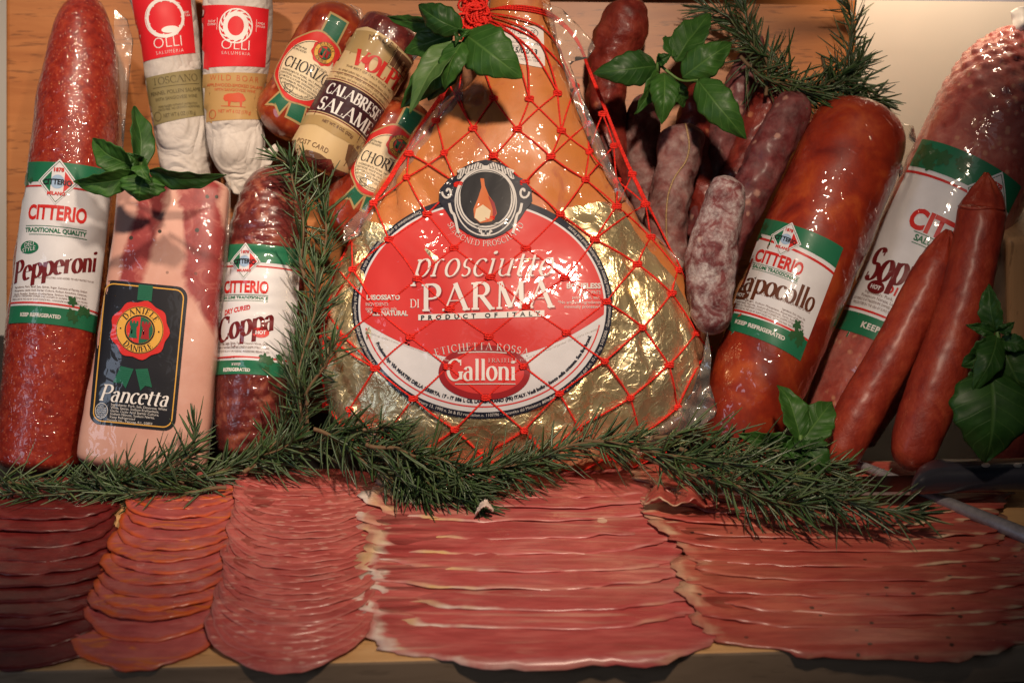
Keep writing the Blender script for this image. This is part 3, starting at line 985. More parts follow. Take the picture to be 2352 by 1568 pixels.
# ---- two paper-wrapped salami
t = thing('paper_salami', 'white paper-wrapped salami with red top and olive green band', 'salami', at_counter(400, 1.57))
body, bv = loft('wrapper', [(366, -40, 74, 1.56, .8), (380, 30, 71, 1.56, .85), (393, 120, 68, 1.56, .9), (403, 200, 66, 1.562, .9), (416, 290, 63, 1.565, .95), (425, 370, 61, 1.57, 1), (432, 470, 58, 1.572, 1), (438, 560, 50, 1.572, 1)], t, MT['paper'], 48, 90, cap1=30,
                bumps=((0.0012, 30, 5), (0.0005, 90, 6)))
D = Decal(bv, frame(394, 130, -6.5, 82, 0.12), 1.55, t)
lab = D.add('label', Shapes().poly([(-96, -172), (66, -172), (60, -4), (-84, 2)]), MT['olired'], 0)
band = D.add('label', Shapes().poly([(-80, 40), (78, 33), (74, 139), (-76, 152)]), MT['olive'], 0)
sw = Shapes().ring(-5, -90, 42, 42, 7, 40).ring(-5, -90, 48, 45, 2.2, 40, a0=60, a1=300)
for i in range(11):
    a = i * 0.57
    sw.path([(-5 + (38 + 10 * u) * cos(a + u * .5), -90 + (38 + 10 * u) * sin(a + u * .5)) for u in [k / 6 for k in range(7)]], 3.5, lift=1e-5 + i * 2e-6, taper=lambda q: 1.2 - q)
sw.ell(4, -62, 20, 8, 20, 3e-5)
D.add('emblem', sw, MT['paperwhite'], 1, parent=lab)
D.add('lettering', Shapes().text('OLLI', -5, -22, 24, bold=-1, fit=70).text('SALUMERIA', -2, -8, 7.5, bold=-1, sp=.25, fit=66).text('MADE', 44, -96, 5).text('IN USA', 45, -89, 5).rect(36, -110, 37, -80), MT['paperwhite'], 1, parent=lab)
D.add('lettering', Shapes().text('TOSCANO', 2, 60, 16, xs=1.0, fit=110, serif=True, w=.1).text('FENNEL POLLEN SALAME', 0, 84, 8.5, fit=122).text('WITH SANGIOVESE WINE', 0, 98, 7.5, fit=100).text('PORK RAISED WITHOUT ANTIBIOTICS', 2, 114, 5, fit=92).text('CRATE FREE  NO GROWTH HORMONES', 4, 121, 5, fit=100).text('NET WT 6 OZ (170 g)', 4, 137, 8.5, fit=76).rect(-54, 66, 60, 67).ring(-49, 132, 9, 10, 1.2, 20), MT['olivedark'], 1, parent=band)

t = thing('paper_salami', 'white paper-wrapped salami with red top and tan band showing a boar, twisted shut below', 'salami', at_counter(545, 1.56))
body, bv = loft('wrapper', [(545, -40, 80, 1.55, .8), (545, 60, 79, 1.55, .8), (541, 150, 75, 1.552, .85), (537, 240, 68, 1.555, .9), (541, 300, 66, 1.555, .9), (548, 350, 63, 1.552, .8), (552, 395, 48, 1.55, .6), (548, 425, 28, 1.547, .5), (543, 446, 8, 1.545, .5)], t, MT['paper'], 48, 100,
                bumps=((0.0014, 32, 8), (0.0006, 100, 9)))
flap('wrapper_flap', [(590, 330), (612, 345), (632, 330), (640, 345), (622, 378), (600, 385), (575, 420), (550, 446), (535, 442), (556, 400)], t, 1.545, MT['paper'], 0.006, 4, 8, 0.0004)
D = Decal(bv, frame(540, 130, 3.0, 90, 0.12), 1.53, t)
lab = D.add('label', Shapes().poly([(-100, -118), (82, -116), (80, 18), (-90, 28)]), MT['olired'], 0)
band = D.add('label', Shapes().poly([(-84, 42), (88, 32), (80, 138), (-74, 153)]), MT['khaki'], 0)
sw = Shapes().ring(-2, -70, 24, 28, 11, 40).ring(-2, -70, 38, 39, 3, 40)
for i in range(14):
    a = i * 0.45
    sw.path([(-2 + (30 + 9 * u) * cos(a + u * .45), -70 + (31 + 9 * u) * sin(a + u * .45)) for u in [k / 6 for k in range(7)]], 4, lift=1e-5 + i * 2e-6, taper=lambda q: 1.2 - q)
D.add('emblem', sw, MT['paperwhite'], 1, parent=lab)
D.add('lettering', Shapes().text('OLLI', 0, -16, 22, bold=-1, fit=70).text('SALUMERIA', 2, -4, 7, bold=-1, sp=.25, fit=68).text('SLOW', -62, -78, 5).text('CURED', -62, -71, 5).text('MADE', 60, -78, 5).text('IN USA', 60, -71, 5).rect(-47, -88, -46, -60).rect(46, -88, 47, -60), MT['paperwhite'], 1, parent=lab)
boar = [(-24, 96), (-22, 88), (-14, 84), (-2, 83), (10, 80), (20, 83), (25, 90), (28, 96), (23, 101), (20, 100), (19, 112), (15, 112), (14, 102), (2, 103), (-6, 102), (-8, 112), (-12, 112), (-13, 101), (-19, 102)]
D.add('lettering', Shapes().text('WILD BOAR', 2, 56, 13, bold=-1, sp=.25, fit=122).text('APPLEWOOD-SMOKED SALAME', 4, 70, 7, fit=138).text('WITH SANGIOVESE WINE', 4, 80, 6.5, fit=98).text('NET WT 6 OZ (170 g)', 6, 130, 7.5, fit=76).rect(-26, 114, 30, 115.4).ring(-46, 134, 8, 10, 1.4, 20).poly([(x + 2, y + 2) for x, y in boar], 1e-5), MT['orangeink'], 1, parent=band)

# ---- chorizo, wine salame, chorizo
def seal(D, x, y, s, parent, L, castles=True):
    pts = [((1 + .045 * cos(9 * a)) * s * cos(a) + x, (1 + .045 * cos(9 * a)) * s * sin(a) + y) for a in [2 * pi * k / 54 for k in range(54)]]
    D.add('wax_seal', Shapes().poly(pts), MT['red'], L, parent=parent)
    D.add('seal_ring', Shapes().ell(x, y, s * .82, s * .82), MT['gold'], L + 1, parent=parent)
    D.add('seal_lettering', Shapes().arctext('DANIELE', x, y, s * .57, s * .57, -90, s * .2, serif=True, w=.2, sp=.1).arctext('DANIELE', x, y, s * .76, s * .76, 90, s * .2, inside=True, serif=True, w=.2, sp=.1)
          .ring(x, y, s * .80, s * .80, s * .02).ring(x, y, s * .50, s * .50, s * .05, lift=2e-5).ell(x - s * .66, y, s * .03, s * .03, 10).ell(x + s * .66, y, s * .03, s * .03, 10), MT['black'], L + 2, parent=parent)
    h = [(x + s * .46 * cos(a), y + s * .46 * sin(a)) for a in [pi / 2 + pi * k / 16 for k in range(17)]]
    D.add('seal_field', Shapes().poly(h), MT['red'], L + 3, parent=parent)
    h = [(x + s * .46 * cos(a), y + s * .46 * sin(a)) for a in [-pi / 2 + pi * k / 16 for k in range(17)]]
    D.add('seal_field', Shapes().poly(h), MT['ribbon'], L + 3, parent=parent)
    def castle(cx):
        w_, k = s * .15, s * .30
        return [(cx - w_, y + k), (cx - w_ * .8, y + k * .5), (cx - w_ * .7, y - k * .3), (cx - w_, y - k * .5), (cx - w_, y - k), (cx - w_ * .5, y - k), (cx - w_ * .5, y - k * .75), (cx - w_ * .2, y - k * .75), (cx - w_ * .2, y - k),
                (cx + w_ * .2, y - k), (cx + w_ * .2, y - k * .75), (cx + w_ * .5, y - k * .75), (cx + w_ * .5, y - k), (cx + w_, y - k), (cx + w_, y - k * .5), (cx + w_ * .7, y - k * .3), (cx + w_ * .8, y + k * .5), (cx + w_, y + k)]
    D.add('castle', Shapes().poly(castle(x - s * .21)), MT['ribbon'], L + 4, parent=parent)
    D.add('castle', Shapes().poly(castle(x + s * .21)), MT['deepred'], L + 4, parent=parent)
def chorizo(spine, lx, ly, ang, label, u0, cut0, seed, d, mirror=1):
    t = thing('chorizo', label, 'sausage', at_counter(lx, d))
    body, bv = loft('casing', spine, t, MT['chorizo'], 48, 100, cap0=55, cap1=60, bumps=((0.0022, 22, seed), (0.0009, 70, seed + 1)))
    D = Decal(bv, frame(lx, ly, ang, 80, 0.3, u0), d, t)
    def wob(w, h, yo, a=.03):
        return [(w * cos(q) * (1 + a * cos(7 * q)), yo + h * sin(q) * (1 + a * cos(7 * q))) for q in [2 * pi * k / 70 for k in range(70)]]
    m = mirror
    D.add('ribbon_edge', Shapes().poly([(8 * m - 26, -138), (8 * m + 26, -138), (8 * m + 26, -70), (8 * m - 26, -70)]).poly([(-38, 70), (-2, 78), (-14, 130), (-34, 112), (-58, 118)], 1e-5).poly([(-8, 78), (36, 72), (46, 122), (24, 124), (-2, 126)], 2e-5), MT['tan'], 0)
    rib = D.add('ribbon', Shapes().poly([(8 * m - 21, -133), (8 * m + 21, -133), (8 * m + 21, -70), (8 * m - 21, -70)]).poly([(-34, 74), (-5, 78), (-17, 121), (-34, 105), (-51, 111)], 1e-5).poly([(-3, 80), (32, 75), (40, 117), (1, 120)], 2e-5), MT['ribbon'], 1)
    rl = Shapes()
    for k in range(9): rl.rect(8 * m - 20, -130 + k * 7, 8 * m + 20, -129.2 + k * 7)
    for k in range(6): rl.rect(-30 - k * 2, 82 + k * 5, -10 - k * 1.5, 82.8 + k * 5); rl.rect(0, 84 + k * 5.5, 34 + k, 84.8 + k * 5.5, 1e-5)
    D.add('ribbon_line', rl, MT['green'], 2, parent=rib)
    D.add('label_edge', Shapes().poly(wob(80, 89, 0)), MT['tan'], 2)
    lab = D.add('label', Shapes().poly(wob(76, 85, 0)), MT['red'], 3)
    D.add('label_panel', Shapes().ell(-4, 6, 63, 70), MT['cream'], 4, parent=lab)
    D.add('panel_rule', Shapes().ring(-4, 6, 60, 67, 1.2, 60), MT['black'], 5, parent=lab)
    seal(D, 14 * m, -48, 30, lab, 5)
    s = Shapes().text('CHORIZO', -2, 16, 25, serif=True, xs=.86, w=.14, fit=112)
    D.add('name_lettering', s, MT['black'], 6, parent=lab)
    s = Shapes()
    for i, (l, w_) in enumerate((('INGREDIENTS: PORK, SALT, PAPRIKA,', 108), ('DEXTROSE, WHITE WINE, GARLIC, LACTIC', 108), ('STARTER CULTURE, OREGANO, SODIUM', 104), ('ERYTHORBATE, PAPRIKA OLEORESIN,', 96), ('SODIUM NITRATE, SODIUM NITRITE.', 80))):
        s.text(l, -2, 26 + i * 7.6, 4.4, fit=w_)
    s.text('GLUTEN FREE', -40 * m, -34, 4.2, fit=30).text('NO MSG ADDED', -40 * m, -27, 4.2, fit=34).text('MADE IN USA', 22, -10, 4.4, fit=36).ring(-22, 62, 10, 10, 1, 24).text('U.S.', -22, 60, 4).text('INSPECTED', -22, 66, 2.5)
    s.arctext('www.danielefoods.com', -4, 6, 57, 64, 90, 5, inside=True)
    D.add('small_print', s, MT['black'], 6, parent=lab, cut=0)
    return t
t1 = chorizo([(632, 312, 74, 1.552), (664, 262, 77, 1.55), (704, 190, 76, 1.55), (744, 118, 76, 1.55), (782, 46, 74, 1.55), (800, 14, 60, 1.55)],
        712, 158, 27, 'red chorizo sausage with oval label and green ribbon, left of the yellow postcard salame', 8, 0, 3, 1.53)
flap('film_edge', [(800, 8), (830, 20), (842, 60), (836, 110), (812, 160), (798, 170), (822, 110), (830, 60), (818, 26)], t1, 1.54, seed=5)

t = thing('salame', 'salame in a pale postcard-printed wrapper with dark purple name band', 'salami', at_counter(830, 1.53))
body, bv = loft('casing', [(722, 388, 74, 1.53), (745, 348, 76, 1.528), (790, 268, 77, 1.528), (835, 188, 77, 1.528), (880, 110, 77, 1.53), (905, 66, 72, 1.532), (918, 44, 50, 1.532)], t, MT['coppa'], 48, 90, cap0=36, cap1=30, bumps=((0.0010, 25, 11),))
D = Decal(bv, frame(815, 226, 29.5, 84, 0.36), 1.5, t)
lab = D.add('wrapper', Shapes().poly([(-106, -152), (-60, -164), (0, -158), (70, -150), (108, -156), (110, 120), (90, 142), (40, 160), (22, 148), (-40, 172), (-108, 168)]), MT['beige'], 0)
D.add('stain', Shapes().poly([(-100, 72), (-40, 66), (10, 70), (60, 62), (100, 66), (100, 96), (50, 92), (0, 98), (-50, 92), (-100, 98)]).poly([(-100, -150), (-40, -156), (30, -150), (70, -120), (20, -100), (-60, -96), (-100, -104)], 1e-5), MT['tan'], 1, parent=lab)
D.add('dark_print', Shapes().poly([(40, 96), (70, 80), (104, 90), (106, 128), (80, 138), (52, 128)]).poly([(-50, 170), (-40, 154), (-8, 150), (14, 152), (-6, 164)], 1e-5), MT['sepia'], 1, parent=lab)
D.add('band', Shapes().rect(-108, -22, 110, 58), MT['plum'], 1, parent=lab)
D.add('stripe', Shapes().rect(-108, -27, 110, -24.6).rect(-108, 60.5, 110, 63).rect(-100, -44, 100, -43, 1e-5), MT['maroon'], 1, parent=lab)
D.add('lettering', Shapes().text('CALABRESE', 2, 12, 26, serif=True, xs=.74, w=.17, fit=150).text('SALAME', 2, 53, 32, serif=True, xs=.9, w=.17, fit=150), MT['paperwhite'], 2, parent=lab)
D.add('name_lettering', Shapes().text('VOLPI', 14, -70, 38, serif=True, xs=.95, w=.25, fit=128), MT['red'], 2, parent=lab)
D.add('lettering', Shapes().ell(-21, -89, 9, 9, 20), MT['red'], 3, parent=lab)
s = Shapes().text('THE BEST OF ITALY SINCE 1902', 8, -60, 5, fit=130)
for i, l in enumerate(('Air dried salami has a clean smooth flavor. Like the', 'region, distinctly meaty, and boldly spicy. Pair with a', 'hard cheese, red wine and pickled or grilled vegetables.')):
    s.text(l, 2, -50 + i * 9 + 2, 5.6, fit=150)
s.text('NET WT. 8 OZ. (227g)', 0, 80, 6.8, bold=1, fit=82)
s.text('POST CARD', -34, 142, 11, sp=.08, fit=84).ring(80, 74, 8, 9, 1.2, 20)
s.path([(-44, 176), (-34, 156), (-30, 172), (-20, 162), (-14, 172), (-2, 154), (2, 172), (14, 160), (20, 168), (32, 152), (36, 164), (50, 158)], 1.6)
s.arctext('MADE IN U.S.A.', -6, -60, 82, 82, -62, 13, serif=False, sp=.12)
D.add('small_print', s, MT['sepia'], 2, parent=lab, cut=0)
st = Shapes().rect(28, -152, 92, -104)
D.add('stamp', st, MT['beige'], 2, parent=lab)
tooth = Shapes()
for k in range(17): tooth.rect(26 + k * 4, -154, 28 + k * 4, -151); tooth.rect(26 + k * 4, -105, 28 + k * 4, -102)
for k in range(12): tooth.rect(26, -152 + k * 4, 29, -150 + k * 4, 1e-5); tooth.rect(91, -152 + k * 4, 94, -150 + k * 4, 1e-5)
D.add('stamp_edge', tooth, MT['sepia'], 3, parent=lab)
D.add('stamp_picture', Shapes().rect(44, -147, 90, -108).rect(30, -147, 43, -108, 1e-5), MT['sepia'], 3, parent=lab)
D.add('stamp_figure', Shapes().ell(60, -130, 4, 5, 14).poly([(54, -110), (56, -124), (65, -124), (68, -110)], 1e-5).ell(76, -126, 4, 5, 14).poly([(70, -110), (72, -120), (82, -120), (85, -110)], 1e-5), MT['beige'], 4, parent=lab)
flap('film_edge', [(868, 66), (880, 42), (910, 34), (940, 40), (962, 66), (976, 90), (968, 120), (950, 140), (930, 70), (900, 54)], t, 1.52, seed=9, amp=.008)

chorizo([(778, 560, 70, 1.55), (808, 500, 78, 1.548), (848, 428, 80, 1.546), (888, 356, 80, 1.546), (926, 288, 80, 1.548), (956, 236, 70, 1.55)],
        884, 372, 27, 'red chorizo sausage half hidden behind the left side of the netted ham', -2, 0, 9, 1.52)

# ---- pancetta slab
t = thing('pancetta', 'pale pink pancetta slab with a black and gold label, under clear film', 'cured meat', at_counter(340, 1.47))
def blk(l, a, p):
    return 0.0
body, bv = loft('slab', [(326, 1084, 146, 1.468, .34), (331, 1030, 148, 1.468, .36), (347, 900, 143, 1.47, .38), (362, 780, 137, 1.472, .39), (378, 650, 131, 1.476, .40), (390, 540, 128, 1.48, .40), (398, 460, 127, 1.485, .40), (403, 400, 124, 1.488, .38)],
                t, MT['belly'], 72, 110, cap0=26, cap1=34, front_pow=.55, bumps=((0.0018, 20, 21), (0.0006, 70, 22)))
D = Decal(bv, frame(318, 822, 5.5), 1.44, t)
lab = D.add('label', Shapes().rrect(-99, -172, 99, 160, 26), MT['black'], 0)
D.add('label_rule', Shapes().path([(x, y) for x, y in (arc(70, -144, 20, 20, -90, 0, 6) + arc(70, 132, 20, 20, 0, 90, 6) + arc(-70, 132, 20, 20, 90, 180, 6) + arc(-70, -144, 20, 20, 180, 270, 6))], 2.6, True), MT['gold'], 1, parent=lab)
D.add('ribbon', Shapes().rect(-15, -168, 18, -132).poly([(-38, 22), (-8, 26), (-22, 72), (-34, 58), (-52, 62)], 1e-5).poly([(-4, 26), (24, 22), (38, 64), (22, 62), (12, 74)], 2e-5), MT['ribbon'], 2, parent=lab)
rl = Shapes()
for k in range(7): rl.rect(-14, -164 + k * 5, 17, -163.2 + k * 5)
for k in range(7): rl.rect(-34 - k * 2, 30 + k * 5, -12 - k * 2, 30.9 + k * 5); rl.rect(0 + k * 2, 30 + k * 5, 24 + k * 2, 30.9 + k * 5, 1e-5)
D.add('ribbon_line', rl, MT['green'], 3, parent=lab)
seal(D, -2, -64, 66, lab, 4)
D.add('name_lettering', Shapes().text('Pancetta', -2, 105, 38, serif=True, xs=.84, w=.125, shear=.22, fit=158), MT['paperwhite'], 2, parent=lab)
s = Shapes()
for i, l in enumerate(('Ingredients: Pork, Salt, Dextrose, White', 'Wine, Spices, Sodium Erythorbate,', 'Garlic, Lactic Acid Starter Culture,', 'Sodium Nitrate, Sodium Nitrite.', 'Keep Refrigerated', 'Daniele Inc., Pascoag, R.I., 02859')):
    s.text(l, (-52, -52, -52, -52, -52, -58)[i], 116 + i * 7.2 - 2, 5.4, 'l')
s.ring(-72, 128, 14, 17, 1.2, 28)
for i in range(6): s.text(('U.S.', 'INSPECTED', 'AND PASSED', 'DEPARTMENT', 'AGRICULTURE', 'EST 9992')[i], -72, 118 + i * 5, 3, fit=(10, 20, 23, 23, 21, 14)[i])
D.add('small_print', s, MT['silver'], 2, parent=lab, cut=0)
flap('film_edge', [(518, 420), (530, 416), (529, 500), (520, 640), (505, 800), (490, 960), (480, 1050), (468, 1050), (482, 930), (498, 760), (512, 600), (518, 480)], t, 1.483, seed=12, amp=.002)

# ---- coppa
t = thing('coppa', 'dark marbled coppa in wrinkled film with white label, between pancetta and ham', 'cured meat', at_counter(600, 1.5))
def wrinkle(f, amp):
    def w(l, a, p):
        q = noise.noise(p * 16 + Vector((3, 1, 4)))
        return amp * (sin(l * f + q * 6 + a * .6) * .5) * (0.4 + 0.8 * noise.noise(p * 30 + Vector((9, 2, 1))))
    return w
body, bv = loft('casing', [(576, 1060, 70, 1.49), (580, 960, 88, 1.492), (590, 840, 94, 1.495), (600, 720, 95, 1.50), (608, 600, 93, 1.505), (620, 500, 84, 1.51), (632, 430, 66, 1.515), (645, 385, 30, 1.518)], t, MT['coppa'], 60, 170, cap0=30, cap1=20,
                bumps=((0.0014, 30, 31),), wr=wrinkle(150, .0022))
D = Decal(bv, frame(592, 710, 3.6, 100, .14), 1.47, t)
lab = D.add('label', Shapes().rect(-112, -148, 112, 150), MT['white'], 0)
D.add('band', Shapes().rect(-112, -148, 112, -108).rect(-112, 118, 112, 150), MT['green'], 1, parent=lab)
D.add('stripe', Shapes().rect(-112, -100, 112, -96.5).rect(-112, 109, 112, 112.5), MT['red'], 1, parent=lab)
diamond(D, -37, -109, 37, lab, 2)
D.add('lettering', Shapes().text('CITTERIO', -34, -38, 27, bold=1, fit=112), MT['red'], 1, parent=lab)
D.add('lettering', Shapes().text('SALUMI TRADIZIONALE', -34, -22, 7.5, bold=1, fit=112).rect(-90, -33, 22, -31.8).rect(-90, -19, 22, -17.8), MT['green'], 1, parent=lab)
D.add('lettering', Shapes().text('DRY CURED', -50, 8, 11.5, bold=1, fit=66, rise=.2), MT['red'], 1, parent=lab)
D.add('name_lettering', Shapes().text('Coppa', -30, 62, 55, serif=True, xs=.66, w=.155, fit=142, rise=.24), MT['maroon'], 1, parent=lab)
D.add('oval', Shapes().ell(10, 53, 20, 12), MT['red'], 1, parent=lab)
D.add('lettering', Shapes().text('HOT', 10, 57, 9, bold=1, fit=24, rise=.1), MT['white'], 2, parent=lab)
s = Shapes()
for i, l in enumerate(('Pork, Salt, Sugar, Spices, Paprika, Potassium Nitrate, Garlic.',) + tuple(TM)): s.text(l, -34, 82 + i * 9, (6, 5, 5)[i], fit=(128, 134, 134)[i])
D.add('small_print', s, MT['brown'], 1, parent=lab, cut=0)
D.add('lettering', Shapes().text('KEEP', -42, 131, 7.5, bold=1, fit=22).text('REFRIGERATED', -42, 144, 7.5, bold=1, fit=68), MT['silver'], 2, parent=lab)
D.add('leaf_print', leaves_print(Shapes(), 40, 118, 24, 8, 6), MT['leafgreen'], 2, parent=lab)

# ---- capocollo
t = thing('capocollo', 'plump orange red capocollo under glossy film, with a white and green label', 'cured meat', at_counter(1800, 1.5))
body, bv = loft('casing', [(1680, 1085, 60, 1.49), (1702, 1000, 92, 1.49), (1742, 880, 112, 1.495), (1800, 730, 119, 1.50), (1862, 575, 119, 1.51), (1918, 440, 119, 1.52), (1955, 350, 117, 1.525), (1978, 290, 104, 1.53), (1990, 258, 70, 1.535)], t, MT['capocollo'], 64, 130, cap0=30, cap1=22,
                bumps=((0.0045, 12, 41), (0.0014, 45, 42)), wr=None)
D = Decal(bv, frame(1796, 640, 20.5, 125, .22), 1.47, t)
lab = D.add('label', Shapes().poly([(-124, -122), (128, -128), (124, 150), (-124, 146)]), MT['white'], 0)
D.add('band', Shapes().poly([(-124, -122), (128, -128), (127, -78), (-124, -88)]).poly([(-124, 108), (124, 102), (124, 150), (-124, 146)]), MT['green'], 1, parent=lab)
D.add('stripe', Shapes().poly([(-124, -80), (127, -68), (127, -62), (-124, -75)]).rect(-124, 97, 124, 102), MT['red'], 1, parent=lab)
diamond(D, -22, -106 + 18, 37, lab, 2)
D.add('lettering', Shapes().text('CITTERIO', -20, -22, 29, bold=1, fit=118), MT['red'], 1, parent=lab)
D.add('lettering', Shapes().text('SALUMI TRADIZIONALE', -20, -6, 8, bold=1, fit=112).rect(-78, -17, 38, -15.8).rect(-76, -3, 38, -1.8), MT['green'], 1, parent=lab)
D.add('name_lettering', Shapes().text('Capocollo', -8, 48, 50, serif=True, xs=.66, w=.13, fit=216, rise=.06), MT['brown'], 1, parent=lab)
D.add('lettering', Shapes().text('COATED WITH PAPRIKA AND SPICES', 24, 49, 7.5, fit=146, rise=.05).ell(-80, 62, 20, 11), MT['brown'], 1, parent=lab)
D.add('lettering', Shapes().text('HOT', -80, 66, 8, bold=1, fit=22), MT['white'], 2, parent=lab)
s = Shapes()
for i, l in enumerate(('Ingredients: Pork, Water, Salt,', 'Spices, Sugar, Sodium Phosphate, Aquaresin of Paprika,', 'Dextrose, Paprika, Sodium Erythorbate, Garlic, Sodium Nitrite.') + tuple(TM)): s.text(l, 58 if i == 0 else 4, 66 + i * 7.2, 4.6, 'c', fit=(66, 172, 182, 190, 180)[i])
D.add('small_print', s, MT['brown'], 1, parent=lab, cut=0)
D.add('lettering', Shapes().text('KEEP REFRIGERATED', -6, 129, 9, bold=1, fit=124), MT['silver'], 2, parent=lab)
D.add('leaf_print', leaves_print(Shapes(), 84, 100, 26, 18, 9), MT['leafgreen'], 2, parent=lab)
D.add('leaf_print', leaves_print(Shapes(), -100, -88, 22, 5, 6), MT['leafgreen'], 2, parent=lab)
flap('film_edge', [(1960, 244), (2010, 246), (2050, 272), (2078, 285), (2098, 290), (2104, 316), (2100, 345), (2084, 360), (2080, 400), (2064, 410), (2066, 340), (2040, 290), (2000, 262)], t, 1.53, seed=15, amp=.010)

# ---- sopressata
t = thing('sopressata', 'very large pink sopressata in netted film, rightmost, with white and green label', 'salami', at_counter(2100, 1.55))
def netwr(l, a, p):
    k = max(0, min(1, (l - .72) / .2))
    q = abs(sin(l * 75 + a * 7)) * abs(sin(l * 75 - a * 7))
    return .0045 * k * q
body, bv = loft('casing', [(1915, 1010, 84, 1.54), (1958, 920, 100, 1.54), (2030, 780, 116, 1.54), (2105, 640, 124, 1.545), (2180, 495, 136, 1.55), (2240, 375, 144, 1.553), (2290, 260, 138, 1.556), (2325, 160, 110, 1.56), (2345, 95, 66, 1.56), (2352, 60, 30, 1.56)], t, MT['sopressata'], 72, 160, cap0=30, cap1=10,
                bumps=((0.0025, 16, 51), (0.0008, 60, 52)), wr=netwr)
flap('casing_tie', [(2330, 72), (2326, 48), (2322, 28), (2338, 18), (2360, 14), (2378, 26), (2384, 56), (2372, 76)], t, 1.545, flat_mat('white_tie', (0.72, 0.66, 0.58), .4), .014, 22, 6, .002)
D = Decal(bv, frame(2135, 575, 25.5, 150, .26), 1.5, t)
lab = D.add('label', Shapes().rect(-146, -240, 150, 240), MT['white'], 0)
D.add('band', Shapes().rect(-146, -240, 150, -172).rect(-146, 192, 150, 240), MT['green'], 1, parent=lab)
D.add('stripe', Shapes().rect(-146, -162, 150, -156).rect(-146, 180, 150, 185), MT['red'], 1, parent=lab)
diamond(D, 76, -168, 64, lab, 2)
D.add('lettering', Shapes().text('CITTERIO', 54, -34, 48, bold=1, fit=260), MT['red'], 1, parent=lab)
D.add('lettering', Shapes().text('SALUMI TRADIZIONALE', 62, -8, 15, bold=1, fit=214).rect(-52, -28, 140, -26).rect(-46, -3, 140, -1), MT['green'], 1, parent=lab)
D.add('name_lettering', Shapes().text('Sopressata', 22, 96, 80, serif=True, xs=.62, w=.15, fit=286, rise=.12), MT['maroon'], 1, parent=lab)
D.add('oval', Shapes().ell(-78, 124, 22, 16), MT['maroon'], 1, parent=lab)
D.add('lettering', Shapes().text('HOT', -78, 129, 10, bold=1, fit=26), MT['white'], 2, parent=lab)
D.add('lettering', Shapes().text('DI CALABRIA', 40, 128, 20, bold=1, sp=.12, fit=190), MT['red'], 1, parent=lab)
s = Shapes()
for i, l in enumerate(('Ingredients: Pork, Salt, Sugar, Spices, Dextrose,', 'Potassium Nitrate, Lactic Acid Starter Culture, Garlic.') + tuple(TM)): s.text(l, 0, 142 + i * 10, (7, 7, 6, 6)[i], fit=(200, 210, 244, 236)[i])
D.add('small_print', s, MT['brown'], 1, parent=lab, cut=0)
D.add('lettering', Shapes().text('KEEP REFRIGERATED', 30, 222, 14, bold=1, sp=.1, fit=200), MT['silver'], 2, parent=lab)
D.add('leaf_print', leaves_print(Shapes(), -100, -190, 40, 28, 10), MT['leafgreen'], 2, parent=lab)
D.add('leaf_print', leaves_print(Shapes(), -20, -214, 26, 6, 6), MT['leafgreen'], 2, parent=lab)

# ---- smoked sticks
def stick(label, spine, seed, collar=None):
    t = thing('smoked_sausage', label, 'sausage', at_counter(spine[0][0], spine[0][3]))
    def pl(l, a, p):
        k = max(0, (l - .87) / .13) ** .6
        return -.0042 * k * abs(cos(a * 4.5 + 1.5 * noise.noise(p * 30)))
    b, v = loft('casing', spine, t, MT['stick'], 48, 120, cap0=42, bumps=((0.0012, 22, seed), (0.0005, 120, seed + 1)), wr=pl)
    if collar:
        # gathered seam across the end
        pts = []
        for i in range(20):
            px = lerp(collar[0], collar[2], i / 19); py = lerp(collar[1], collar[3], i / 19) + 3 * sin(i * .33)
            co, no, ii, dd = v.ray_cast(CAM, ray(px, py).normalized())
            if co:
                pts.append(co + no * .0002)
        if len(pts) > 3:
            vv, ff = tube_mesh(pts, .0012, 6)
            obj('seam', vv, ff, MT['stick'], t)
    return t
stick('straight red smoked sausage leaning left of the taller collared one', [(1916, 1078, 44, 1.435), (1935, 1020, 53, 1.437), (2012, 880, 53, 1.44), (2094, 730, 51, 1.445), (2152, 605, 43, 1.45), (2170, 555, 28, 1.452), (2178, 528, 10, 1.453)], 61)
stick('tall red smoked sausage with a pleated pinched top end and seam collar', [(2094, 1082, 40, 1.42), (2104, 1010, 57, 1.422), (2142, 900, 62, 1.425), (2194, 760, 59, 1.43), (2242, 570, 55, 1.435), (2255, 492, 55, 1.44), (2258, 476, 54, 1.44, .9), (2261, 458, 48, 1.44, .7), (2263, 438, 37, 1.44, .55), (2265, 418, 24, 1.44, .45), (2266, 396, 7, 1.44, .45)], 67, (2203, 474, 2313, 484))
stick('short red smoked sausage lying low behind the right-hand basil and knife handle', [(2270, 1130, 52, 1.47), (2330, 1040, 55, 1.48), (2400, 940, 50, 1.49), (2440, 880, 20, 1.49)], 71)

